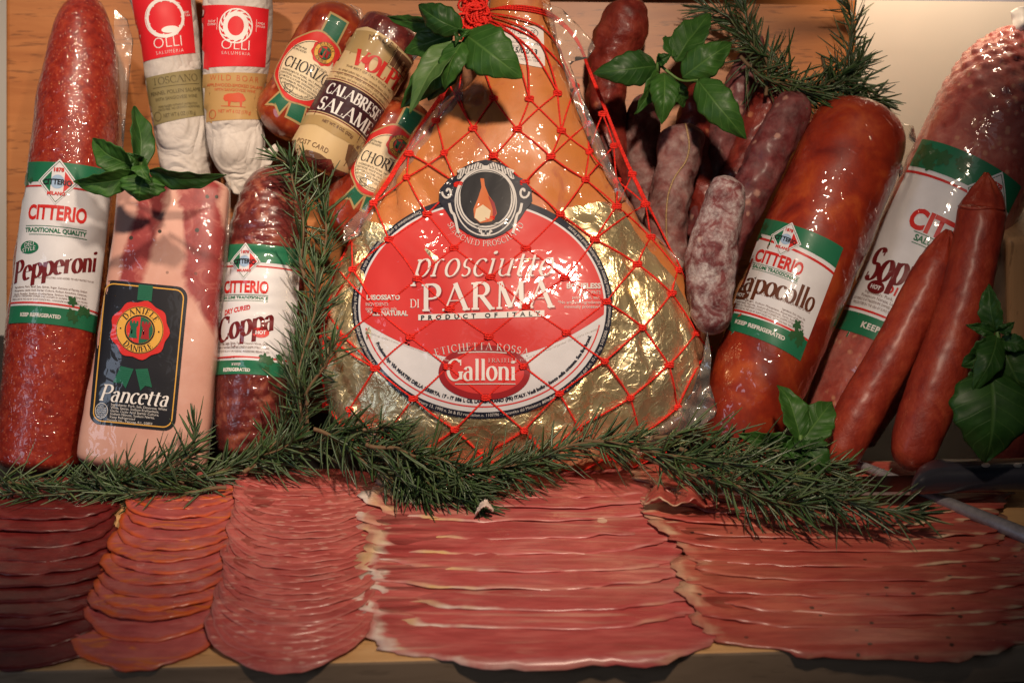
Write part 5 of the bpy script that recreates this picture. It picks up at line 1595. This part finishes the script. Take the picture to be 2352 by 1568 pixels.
sprig('basil sprig low in front of the orange capocollo', (1838, 1000, d), [
    ((1836, 1010, d), (1786, 884, d + .015), 74, dict(roll=-.4, cup=.3, bow=.008)),
    ((1840, 1016, d), (1912, 922, d + .02), 92, dict(roll=.3, cup=.2)),
    ((1842, 1024, d - .004), (1908, 1086, d - .02), 92, dict(cup=-.3, bow=.014)),
    ((1830, 1018, d), (1694, 994, d - .004), 60, dict(roll=.5, cup=.3)),
    ((1836, 1020, d - .006), (1792, 1046, d - .02), 56, dict(cup=.3)),
    ((1838, 1014, d - .008), (1850, 1046, d - .02), 40, dict(cup=.4)),
  ], [([(1838, 1000, d), (1838, 1020, d), (1834, 1060, d + .02)], .0022)])
d = 1.36
sprig('basil sprig hanging at the right edge with one very large leaf', (2290, 780, d), [
    ((2275, 850, d - .006), (2262, 1062, d - .004), 196, dict(m='basil_deep', cup=-.16, bow=.016, pucker=1.2)),
    ((2290, 770, d), (2232, 902, d - .014), 74, dict(m='basil_deep', cup=-.3, bow=.012)),
    ((2286, 760, d), (2270, 652, d + .004), 58, dict(m='basil_deep', roll=.5, cup=.4)),
    ((2284, 790, d), (2208, 840, d - .002), 80, dict(m='basil_deep', cup=.25, roll=.3)),
    ((2296, 780, d), (2370, 800, d - .006), 44, dict(m='basil_deep', cup=.3)),
    ((2300, 790, d), (2372, 950, d), 110, dict(m='basil_deep', cup=-.2, roll=-.3)),
    ((2284, 764, d), (2218, 746, d), 30, dict(m='basil_deep', cup=.4)),
    ((2296, 762, d - .004), (2330, 740, d - .01), 30, dict(m='basil_deep', cup=.4)),
    ((2290, 830, d + .006), (2220, 930, d + .01), 90, dict(m='basil_deep', cup=.2)),
  ], [([(2282, 700, d + .01), (2292, 780, d), (2282, 860, d + .004)], .0026)])

# ------------------------------------------------------------------ rosemary
def rosemary(label, spine, n, ln=56, seed=0, spread=1.0, tuft=True, group='rosemary sprigs round the meats'):
    """spine of (px, py, depth); needles all round it leaning to the tip"""
    rr = random.Random(seed)
    t = thing('rosemary_sprig', label, 'rosemary', P(*spine[0]), group)
    wa = rr.uniform(0, 6)
    sam = [P(p[0] + 7 * sin(q * .16 + wa) * min(1, q / 12), p[1] + 6 * cos(q * .21 + wa) * min(1, q / 12), p[2]) for q, p in enumerate(cat(spine, 60))]
    v, f = tube_mesh(sam, .0017, 6, taper=lambda q: 1.1 - .7 * q)
    obj('stem', v, f, MT['twig'], t)
    vs, fs, sd, tns = [], [], [], []
    n = int(n * .70)
    for k in range(n):
        s = (k + rr.random()) / n
        s = min(.999, .07 + .93 * s)
        x = s * 59; i = int(x); p = sam[i].lerp(sam[min(59, i + 1)], x - i)
        tg = (sam[min(59, i + 2)] - sam[max(0, i - 2)]).normalized()
        a = rr.uniform(0, 2 * pi)
        u = tg.cross(FW).normalized(); w = tg.cross(u).normalized()
        out = u * cos(a) + w * sin(a) * .8
        ang = radians(rr.uniform(12, 78)) * spread * (1 - .45 * max(0, (s - .85) / .15))
        L = ln * 1.45 * rr.uniform(.5, 1.15) * 1.5 / FPX * (1 - .35 * max(0, (s - .8) / .2))
        d0 = (tg * cos(ang) + out * sin(ang)).normalized()
        curl = tg * rr.uniform(-.1, .7) + Vector((rr.uniform(-.2, .2), rr.uniform(-.2, .2), rr.uniform(-.35, .2)))
        side = d0.cross(Vector((rr.uniform(-1, 1), rr.uniform(-1, 1), rr.uniform(-1, 1)))).normalized()
        up = side.cross(d0).normalized()
        wd = rr.uniform(.00075, .00118); tn_ = min(1, max(0, rr.gauss(.42, .26)))
        b0 = len(vs)
        for q in range(5):
            r = q / 4
            c = p + d0 * (L * r) + curl * (L * .32 * r * r)
            ww = wd * (.5, .9, 1, .95, .35)[q]
            vs += [c - side * ww + up * ww * .35, c - up * ww * .25, c + side * ww + up * ww * .35]
            sd += [0, 1, 0]; tns += [tn_] * 3
        for q in range(4):
            o = b0 + q * 3
            fs += [(o, o + 1, o + 4, o + 3), (o + 1, o + 2, o + 5, o + 4), (o + 2, o, o + 3, o + 5)]
    obj('needles', vs, fs, MT['needle'], t, attrs={'side': sd, 'tone': tns})
    return t
def gz(px, py, z):
    """depth of the point of a pixel at height z"""
    r = ray(px, py)
    return (z - CAM.z) / r.z
def floor_sp(pts, z):
    return [(x, y, gz(x, y, zz)) for (x, y), zz in zip(pts, z)]
# row along the bottom left
rosemary('rosemary sprig lying at the far left foot of the pepperoni', floor_sp([(-40, 1120), (60, 1112), (160, 1118), (262, 1100)], (.012, .014, .014, .016)), 150, 60, 1)
rosemary('rosemary sprig below the pancetta, its tips turned left', floor_sp([(330, 1108), (230, 1122), (120, 1132), (-20, 1140)], (.014, .012, .010, .008)), 150, 56, 2)
rosemary('rosemary sprig rising to the right across the lower pancetta', floor_sp([(230, 1120), (330, 1092), (420, 1058), (456, 978)], (.014, .02, .035, .06)), 130, 58, 3)
rosemary('rosemary sprig crossing the foot of the coppa', floor_sp([(330, 1116), (440, 1098), (560, 1062), (680, 1010)], (.012, .016, .022, .045)), 200, 62, 4)
rosemary('rosemary sprig lying low in front of the coppa with its tip to the right', floor_sp([(400, 1112), (500, 1085), (590, 1060), (670, 1075)], (.014, .018, .02, .02)), 150, 60, 5)
rosemary('rosemary sprig leaning up from the coppa foot towards the gold foil', floor_sp([(560, 1085), (620, 1030), (665, 960), (700, 900)], (.02, .03, .05, .08)), 140, 58, 6)
# up the left side of the ham
rosemary('tall rosemary sprig climbing the gap between coppa and ham', [(706, 1000, 1.43), (700, 880, 1.435), (716, 740, 1.45), (738, 600, 1.46), (742, 480, 1.465), (716, 400, 1.47), (640, 362, 1.46)], 300, 56, 7)
rosemary('rosemary sprig standing against the left edge of the gold foil', [(690, 1010, 1.42), (690, 900, 1.42), (700, 800, 1.425), (722, 690, 1.44), (730, 600, 1.45)], 190, 60, 8)
rosemary('short rosemary sprig poking over the left rim of the gold foil', [(704, 930, 1.415), (716, 880, 1.41), (744, 840, 1.405), (776, 786, 1.40)], 60, 56, 9)
rosemary('short rosemary sprig on the shoulder of the coppa', [(700, 640, 1.45), (690, 520, 1.455), (684, 440, 1.46), (668, 372, 1.46)], 90, 52, 10)
# clump below the ham
rosemary('bushy rosemary sprig bunched below the left of the ham', floor_sp([(720, 985), (790, 1010), (880, 1030), (960, 1075), (1010, 1130)], (.06, .05, .045, .03, .02)), 230, 62, 11, 1.15)
rosemary('rosemary sprig curling down from the left underside of the ham', floor_sp([(760, 1000), (830, 1045), (880, 1090), (950, 1120), (1060, 1128)], (.05, .04, .028, .018, .012)), 230, 62, 12, 1.15)
rosemary('rosemary sprig under the ham pointing right', floor_sp([(860, 1060), (960, 1080), (1070, 1088), (1190, 1060)], (.035, .03, .03, .035)), 220, 60, 13, 1.1)
rosemary('rosemary sprig hanging over the first prosciutto slices', floor_sp([(900, 1040), (980, 1078), (1040, 1110), (1110, 1152)], (.04, .032, .022, .012)), 190, 60, 14, 1.1)
rosemary('pale green rosemary sprig on the front of the clump below the ham', floor_sp([(840, 1020), (930, 1040), (1000, 1050), (1060, 1100)], (.055, .05, .045, .03)), 160, 62, 15, 1.2)
rosemary('rosemary sprig spilling forward at the bottom of the middle clump', floor_sp([(880, 1060), (940, 1100), (1000, 1130), (1090, 1165)], (.03, .022, .016, .010)), 220, 60, 31, 1.2)
rosemary('rosemary sprig on the right end of the middle clump', floor_sp([(980, 1090), (1080, 1110), (1160, 1100), (1250, 1060)], (.026, .022, .022, .03)), 220, 60, 32, 1.15)
rosemary('rosemary sprig lying across the dark gap left of the ham', floor_sp([(640, 1040), (720, 1020), (800, 990), (900, 985)], (.03, .04, .055, .065)), 190, 60, 33, 1.1)
rosemary('rosemary sprig laid flat over the back edge of the orange-rimmed slices', floor_sp([(520, 1120), (420, 1126), (320, 1130), (200, 1128)], (.014, .014, .013, .012)), 190, 60, 34, 1.1)
rosemary('rosemary sprig at the foot of the pancetta with tips standing up', floor_sp([(180, 1124), (260, 1108), (350, 1086), (430, 1040)], (.012, .016, .022, .04)), 170, 60, 35, 1.15)
# long spray to the right
rosemary('rosemary sprig starting the long spray under the right of the ham', floor_sp([(1090, 1100), (1180, 1068), (1290, 1032), (1390, 1012), (1470, 1004)], (.024, .034, .045, .05, .05)), 240, 60, 16)
rosemary('long rosemary sprig reaching right to the sharpening steel', floor_sp([(1330, 1010), (1480, 1028), (1640, 1062), (1800, 1104), (1960, 1150), (2110, 1186)], (.05, .05, .05, .046, .040, .030)), 460, 66, 17)
rosemary('rosemary sprig along the upper side of the long right spray', floor_sp([(1500, 1005), (1620, 1005), (1740, 1030), (1860, 1062), (1930, 1070)], (.055, .052, .050, .044, .040)), 260, 62, 18)
rosemary('rosemary sprig along the lower side of the long right spray', floor_sp([(1480, 1050), (1600, 1090), (1720, 1130), (1850, 1160), (1920, 1172)], (.04, .04, .04, .036, .030)), 260, 62, 19)
rosemary('rosemary sprig in the middle of the long right spray above the knife blade', floor_sp([(1560, 1030), (1700, 1062), (1840, 1096), (1960, 1112)], (.05, .04, .03, .026)), 220, 60, 20)
# top right
rosemary('rosemary sprig standing upright against the right end of the wooden board', [(1965, 235, 1.545), (1958, 150, 1.55), (1950, 60, 1.555), (1944, -10, 1.56)], 120, 60, 21)
rosemary('rosemary sprig hanging beside the upper basil from the top of the board', [(1830, 200, 1.535), (1760, 130, 1.545), (1690, 60, 1.555), (1610, 16, 1.56)], 150, 62, 22)
rosemary('rosemary sprig arching behind the upper basil', [(1760, 220, 1.53), (1755, 140, 1.54), (1720, 70, 1.55), (1700, 10, 1.56)], 140, 60, 23)
rosemary('dense rosemary sprig lying over the neck of the capocollo', [(1700, 130, 1.535), (1780, 190, 1.53), (1860, 212, 1.525), (1950, 190, 1.53), (2000, 230, 1.53)], 260, 60, 24, 1.2)
rosemary('rosemary sprig behind the capocollo with its tips up and right', [(1800, 226, 1.53), (1880, 205, 1.53), (1940, 170, 1.535), (1985, 140, 1.54)], 200, 58, 25, 1.2)
rosemary('rosemary sprig in the dark tuft above the orange capocollo', [(1890, 130, 1.545), (1905, 170, 1.54), (1935, 205, 1.535), (2020, 240, 1.53)], 190, 54, 26, 1.2)
# ------------------------------------------------------------------ sliced meats on the board
def slice_mat(name, cols, fatc, rim, rimw=.06, streak=0.5, speck=None, scale=45, stretch=(1, 1, 1), rough=.38, spots=None, redfat=0.0, thr=(.58, .70), rim2=None, rimmin=.25):
    n = N(name)
    r, tone, ax = n.attr('radial'), n.attr('tone'), n.attr('rimfat')
    v = n.position(stretch)
    f = n.noise(scale, 6, .6, .6, v)
    c = n.ramp(f, [(.3, cols[0]), (.5, cols[1]), (.72, cols[2])])
    if streak:
        g = n.noise(scale * .8, 5, .55, 1.8, n.position(tuple(q * w_ for q, w_ in zip(stretch, (.6, 2.2, 2.2)))))
        c = n.mix(n.math('MULTIPLY', n.ramp(g, [(thr[0], 0.0), (thr[1], 1.0)]), streak), c, fatc)
    if speck:
        vv = n.voronoi(speck[0], vec=n.position((.55, 1.5, 1.5)))
        sep = n.new('ShaderNodeSeparateColor'); n.link(vv.outputs['Color'], sep.inputs[0])
        pk = n.math('MULTIPLY', n.math('LESS_THAN', sep.outputs[0], speck[1]), n.ramp(n.math('ADD', vv.outputs['Distance'], n.math('MULTIPLY', n.noise(speck[0] * 1.6, 4), .55)), [(.46, 1.0), (.60, 0.0)]))
        c = n.mix(n.math('MULTIPLY', pk, .7), c, fatc)
    if spots:
        vv = n.voronoi(spots[0])
        sep = n.new('ShaderNodeSeparateColor'); n.link(vv.outputs['Color'], sep.inputs[0])
        pk = n.math('MULTIPLY', n.math('LESS_THAN', sep.outputs[1], spots[1]), n.math('LESS_THAN', vv.outputs['Distance'], .22))
        c = n.mix(pk, c, spots[2])
    grain = n.noise(150, 4, .6, .4, n.position((.22, 1.6, 1.6)))
    c = n.mix(n.ramp(grain, [(.40, .35), (.56, 0.0)]), c, tuple(q * .62 for q in cols[0]))
    c = n.mix(n.ramp(grain, [(.56, 0.0), (.70, .20)]), c, cols[2])
    wob = n.math('MULTIPLY', n.math('SUBTRACT', n.noise(60, 4), .5), rimw * 1.6)
    e = n.ramp(n.math('ADD', r, wob), [(1 - rimw * 1.4, 0.0), (1 - rimw * .5, 1.0)])
    brk = n.ramp(n.noise(34, 3, .6, 0, n.position((1, .3, .3))), [(.40, rimmin), (.56, 1.0)])
    e = n.math('MULTIPLY', e, brk)
    c = n.mix(n.math('MULTIPLY', e, ax), c, rim)
    if rim2:
        c = n.mix(n.math('MULTIPLY', n.math('MULTIPLY', e, ax), n.ramp(n.noise(16, 2, .5, 0, n.position((1, .2, .2))), [(.54, 0.0), (.60, .9)])), c, rim2)
    n.color(n.mix(1.0, c, n.ramp(tone, [(0, .82), (1, 1.0)]), 'MULTIPLY'))
    n.set(rough=rough + .1, coat=.30, coat_rough=.22, sss=0.0)
    n.b.inputs['Subsurface Radius'].default_value = (.006, .002, .0015)
    n.b.inputs['Subsurface Scale'].default_value = .35
    n.bump(n.noise(110, 5, .65, .5, v), .5, .0012)
    return n.m
SM = {
 'beef': slice_mat('beef_slice', [(.10, .007, .008), (.15, .012, .012), (.21, .024, .022)], (.32, .08, .06), (.10, .010, .010), .05, .25),
 'coppa': slice_mat('spiced_pork_slice', [(.36, .060, .062), (.43, .088, .086), (.50, .13, .12)], (.66, .36, .30), (.58, .09, .010), .07, .18, spots=(75, .03, (.10, .03, .02))),
 'spice': slice_mat('spiced_pork_fat_slice', [(.38, .065, .064), (.45, .095, .09), (.52, .14, .12)], (.62, .165, .03), (.58, .09, .010), .08, .85, thr=(.55, .61)),
 'salami': slice_mat('salami_slice', [(.38, .062, .058), (.46, .095, .085), (.54, .15, .125)], (.66, .36, .30), (.50, .15, .125), .02, .35, speck=(150, .46), spots=(60, .025, (.05, .03, .02)), thr=(.56, .66)),
 'prosc': slice_mat('prosciutto_slice', [(.40, .056, .056), (.48, .090, .086), (.57, .17, .15)], (.66, .40, .30), (.74, .62, .54), .065, .45, scale=34, stretch=(.35, 1, 1), rough=.32, spots=(55, .03, (.72, .48, .36)), rim2=(.60, .34, .07), thr=(.53, .66)),
 'speck': slice_mat('smoked_ham_slice', [(.36, .052, .042), (.45, .090, .065), (.53, .16, .10)], (.60, .32, .20), (.64, .44, .28), .05, .42, scale=32, stretch=(.35, 1, 1), rough=.36, spots=(120, .09, (.07, .03, .02))),
}
SM['fatty'] = flat_mat('white_fat', (.62, .50, .44), .45, .1)
ORD = ['first', 'second', 'third', 'fourth', 'fifth', 'sixth', 'seventh', 'eighth', 'ninth', 'tenth', 'eleventh', 'twelfth', 'thirteenth', 'fourteenth', 'fifteenth', 'sixteenth', 'seventeenth', 'eighteenth', 'nineteenth', 'twentieth',
       'twenty-first', 'twenty-second', 'twenty-third', 'twenty-fourth', 'twenty-fifth', 'twenty-sixth', 'twenty-seventh', 'twenty-eighth', 'twenty-ninth', 'thirtieth', 'thirty-first', 'thirty-second', 'thirty-third', 'thirty-fourth']
def smooth(a, b, x):
    t = max(0, min(1, (x - a) / (b - a)))
    return t * t * (3 - 2 * t)
def drop(x, y, z):
    """all slices settle on the board's front edge together and hang a little over it"""
    fd = front_dist(x, y)
    z = z * (.30 + .70 * smooth(-.002, .07, fd))
    if fd < 0:
        z -= (-fd) * .8
    return z
def meat_slice(name, label, cat_, group, cx, cy, rx, ry, rot, zf, seed, m, ruf=.002, rag=.05, thick=.0011, ang=96, rings=9, fat=None, sq=2.0, ragf=3.0, wide=0.0):
    rr = random.Random(seed)
    cr, sr = cos(rot), sin(rot)
    vs, ra, tn, rf = [], [], [], []
    tone = rr.random()
    def pt(r, a):
        f = 1 + rag * noise.noise(Vector((cos(a) * ragf, sin(a) * ragf, seed * 3.7))) + rag * .45 * noise.noise(Vector((cos(a) * ragf * 3.5, sin(a) * ragf * 3.5, seed * 1.9)))
        ca, sa = cos(a), sin(a)
        if sq != 2.0:
            ca = math.copysign(abs(ca) ** (2 / sq), ca); sa = math.copysign(abs(sa) ** (2 / sq), sa)
        x, y = rx * f * r * ca, ry * f * r * sa
        X_, Y_ = cx + x * cr - y * sr, cy + x * sr + y * cr
        z = zf(X_, Y_)
        z += ruf * r ** 5 * (noise.noise(Vector((cos(a) * 4, sin(a) * 4, seed * 2.3))) * .8 + .4 * noise.noise(Vector((cos(a) * 11, sin(a) * 11, seed))) - .15) + .0009 * r * noise.noise(Vector((X_ * 45, Y_ * 45, seed)))
        return Vector((X_, Y_, max(drop(X_, Y_, z), .0008) if front_dist(X_, Y_) > 0 else drop(X_, Y_, z)))
    for k in range(rings + 1):
        r = (k / rings) ** .75 if k else .0
        for j in range(ang):
            a = 2 * pi * j / ang
            vs.append(pt(r, a)); ra.append(r + wide * max(0, -cos(a) - .35) * r); tn.append(tone); rf.append(fat(a) if fat else 1.0)
    top = len(vs)
    for k in (rings, 0):
        for j in range(ang):
            p = vs[k * ang + j]
            vs.append(p - Vector((0, 0, thick))); ra.append(ra[k * ang + j]); tn.append(tone); rf.append(rf[k * ang + j])
    fs = []
    for k in range(rings):
        for j in range(ang):
            a, b = k * ang + j, k * ang + (j + 1) % ang
            if k == 0:
                fs.append((a, b + ang, a + ang)[::-1]) if False else fs.append((a, a + ang, b + ang))
            else:
                fs.append((a, a + ang, b + ang, b))
    for j in range(ang):
        a, b = rings * ang + j, rings * ang + (j + 1) % ang
        c, e = top + j, top + (j + 1) % ang
        fs.append((a, c, e, b))
        fs.append((c, top + ang + j, e))
    o = obj(name, vs, fs, SM[m], attrs={'radial': ra, 'tone': tn, 'rimfat': rf}, origin=(cx, cy, 0))
    tag(o, label, cat_, group)
    return o
def row(name, label, cat_, group, fronts, lb, lf, rb, rf, depth, thick, m, seed, base=0.0, lift=None, ruf=.002, rag=.05, fat=None, rot=0.0, sq=2.0, mats=None, jit=.002, ragf=3.0, zest=.007, rotj=.02, wide=0.0):
    """fronts: picture heights of the front edges, back to front; (lb, rb) / (lf, rf): left and right ends at the back / front"""
    y0, y1 = fronts[0], fronts[-1]
    n = len(fronts)
    rr = random.Random(seed)
    for k, py in enumerate(fronts):
        s = (py - y0) / (y1 - y0)
        xl, xr = lerp(lb, lf, s), lerp(rb, rf, s)
        z_ = zest * (1 if py < 1440 else .4)
        a, b = G(xl, py, z_), G(xr, py, z_)
        rx = (b.x - a.x) / 2 * (1 + rr.uniform(-.02, .02))
        ry = depth / 2
        cx = (a.x + b.x) / 2 + rr.uniform(-jit, jit); fy = (a.y + b.y) / 2
        ry = min(ry, max(.012, (.292 - front_dist(cx, fy)) / 2))
        cy = fy + ry
        nxt = fronts[min(k + 1, n - 1)]; prv = fronts[max(k - 1, 0)]
        sp = max(.004, (G(1176, prv).y - G(1176, nxt).y) / (2 if 0 < k < n - 1 else 1))
        slope = thick * 1.35 / sp
        yb = fy + 2 * ry + (depth - 2 * ry) * .25
        def zf(x, y, yb=yb, slope=slope, xl=a.x, xr=b.x):
            z = base + .0009 + slope * max(0, yb - y) * .95
            if lift:
                z += lift[0] * (1 - smooth(xl - .005, xl + lift[1], x))
            return z
        num = n - 1 - k
        lab = label.format(ORD[num])
        meat_slice(name, lab, cat_, group, cx, cy, rx, ry, rot + rr.uniform(-rotj, rotj) * .6, zf, seed + k * 1.37, (mats[k % len(mats)] if mats else m), ruf, rag, thick, fat=fat, sq=sq, ragf=ragf, wide=wide)
row('beef_slice', 'dark red cured beef slice, {} from the front in the leftmost row', 'meat slice', 'dark red cured beef slices', [1168, 1196, 1222, 1258, 1290, 1322, 1352, 1384, 1418, 1452, 1490, 1534], -60, -210, 250, 205, .085, .0015, 'beef', 200, 0, None, .0022, .06, sq=2.4)
def orange(a):
    return .35 + .65 * (.5 + .5 * noise.noise(Vector((cos(a) * 2, sin(a) * 2, 4))) * 2) if sin(a) < .3 else .3
row('pork_slice', 'orange-rimmed cured pork slice, {} from the front in its row', 'meat slice', 'orange-rimmed cured pork slices', [1140, 1158, 1180, 1204, 1228, 1253, 1278, 1303, 1330, 1357, 1384, 1412, 1442, 1478, 1530], 292, 132, 545, 482, 0.098, .0015, 'coppa', 300, .001, None, .002, .045,
    fat=lambda a: max(0, min(1, .75 + .7 * noise.noise(Vector((cos(a) * 2.2, sin(a) * 2.2, 4.4))))), mats=['coppa', 'spice', 'spice', 'coppa', 'spice'], rot=.05)
fr = [1122 + 409 * (k / 29) ** 1.12 for k in range(30)]
row('salami_slice', 'thin speckled pink salami slice, {} from the front in its row', 'meat slice', 'thin pink salami slices', fr, 538, 452, 872, 842, .108, .0006, 'salami', 400, .0015, (.004, .03), .0012, .03)
def ragged(a):
    # white fat at the left end and along the front edge's left half
    c, s_ = cos(a), sin(a)
    if c < -.80:
        return 1.0
    q = .5 + 1.1 * noise.noise(Vector((c * 4, s_ * 3, 2.0)))
    if s_ < 0:
        return max(0, min(1, 1.1 - abs(c + .45) * 2.4)) * max(.3, min(1, q + .4)) + (.25 if c > .55 else 0) * max(0, q)
    return max(0, q) * .3
row('prosciutto_slice', 'long pink prosciutto slice with white fatty left edge, {} from the front', 'meat slice', 'long pink prosciutto slices', [1146, 1170, 1196, 1236, 1272, 1312, 1352, 1398, 1446, 1516], 842, 800, 1524, 1676, .085, .0010, 'prosc', 500, .0025, (.004, .035), .0026, .085, fat=ragged, sq=2.5, ragf=4.5, jit=.008, rotj=.035, wide=.085)
def fat2(a):
    c, s_ = cos(a), sin(a)
    q = noise.noise(Vector((c * 5, s_ * 5, 9)))
    return max(0, min(1, (q - .12) * 3.2)) if abs(c) < .93 else .7
row('smoked_ham_slice', 'long reddish ham slice flecked with pepper, {} from the front in the right-hand row', 'meat slice', 'long smoked ham slices', [1140, 1164, 1186, 1212, 1240, 1270, 1302, 1336, 1370, 1406, 1442, 1494], 1478, 1604, 2310, 2470, .082, .0011, 'speck', 600, .0025, (.0025, .04), .0030, .085, fat=fat2, sq=2.6, ragf=4.5, jit=.009, rotj=.035, wide=.05)

def scrap(label, px, py, w, h, z, seed, m, curl):
    p = G(px, py, z)
    sc = FPX / 1.25
    meat_slice('meat_scrap', label, 'meat slice', None, p.x, p.y, w / sc / 2, h / sc, .3 * sin(seed), lambda x, y: z + curl * (1 - ((x - p.x) / (w / sc)) ** 2 * 3) + curl * sin((x - p.x) * 260 + seed) * .6, seed, m, .004, .25, fat=lambda a: .9 if cos(a) < .2 else .3, ragf=5.0)
scrap('curled thin scrap under the rosemary at the back of the right-hand slices', 1560, 1150, 180, 40, .018, 703, 'speck', .006)
scrap('small white fatty scrap below the rosemary clump on the prosciutto', 1112, 1176, 44, 14, .014, 705, 'fatty', .005)
# ------------------------------------------------------------------ knife and sharpening steel
kz = .022
kn = thing('knife', 'long steel knife with black riveted handle lying half under the rosemary', 'knife', G(2095, 1110, kz))
def bar(name, outline_, m, thick_, parent, z0, bev=.0006, tilt=0.0, label=None):
    """flat profile given in picture points on the height z0, extruded across"""
    top = [G(x, y, z0) for x, y in outline_]
    n = len(top)
    vs = top + [p - Vector((0, 0, thick_)) for p in top]
    fs = [tuple(range(n)), tuple(range(2 * n - 1, n - 1, -1))] + [(i, i + n, (i + 1) % n + n, (i + 1) % n) for i in range(n)]
    o = obj(name, vs, fs, m, parent, smooth=False, label=label)
    bevel(o, bev, 2)
    return o
bar('blade', [(1540, 1122), (1720, 1098), (2100, 1090), (2106, 1130), (1800, 1133), (1600, 1131)], MT['steel'], .0022, kn, kz)
bar('cutting_edge', [(1560, 1129.5), (1800, 1131.5), (2100, 1128.5), (2104, 1134), (1800, 1136), (1580, 1133)], MT['edge'], .0008, kn, kz + .0012, .0002)  # lighter strip laid along the edge as its painted glint
# handle: rounded bar along the blade's line
hp = [(2092, 1124, .012), (2110, 1106, .018), (2150, 1094, .0235), (2220, 1092, .0235), (2320, 1090, .0235), (2420, 1088, .0245), (2500, 1086, .018)]
pts_ = cat([(*G(x, y, kz + .008), r) for x, y, r in hp], 50)
vs, fs = [], []
n_ = 20
for i, p in enumerate(pts_):
    k = .4 + .6 * min(1, i / 6)
    for j in range(n_):
        a = 2 * pi * j / n_
        yy = math.copysign(abs(cos(a)) ** .75, cos(a)) * p[3] * .62
        zz = math.copysign(abs(sin(a)) ** .75, sin(a)) * p[3] * .50
        vs.append(Vector((p[0], p[1] + yy * k, p[2] + zz * k)))
for i in range(len(pts_) - 1):
    for j in range(n_):
        a, b = i * n_ + j, i * n_ + (j + 1) % n_
        fs.append((a, b, b + n_, a + n_))
fs += [tuple(range(n_))[::-1], tuple((len(pts_) - 1) * n_ + j for j in range(n_))]
hd = obj('handle', vs, fs, MT['handle'], kn)
hbv2 = BVHTree.FromPolygons([tuple(v) for v in vs], fs)
for px in (2264, 2337):
    Dk = Decal(hbv2, frame(px, 1069), 1.3, hd)
    Dk.add('rivet', Shapes().ell(0, 0, 10, 5.5, 20), MT['rivet'], 1, cut=4)
stl = thing('sharpening_steel', 'grey sharpening steel slanting under the knife at the right edge', 'sharpening steel', G(2200, 1165, .010))
w_ = [P(x, y, gz(x, y, z)) for x, y, z in cat([(1962, 1062, .012), (2060, 1102, .011), (2160, 1148, .010), (2300, 1206, .010), (2480, 1282, .010)], 40)]
v, f = tube_mesh(w_, .0058, 20, taper=lambda q: .62 + .6 * q)
obj('rod', v, f, MT['rod'], stl)
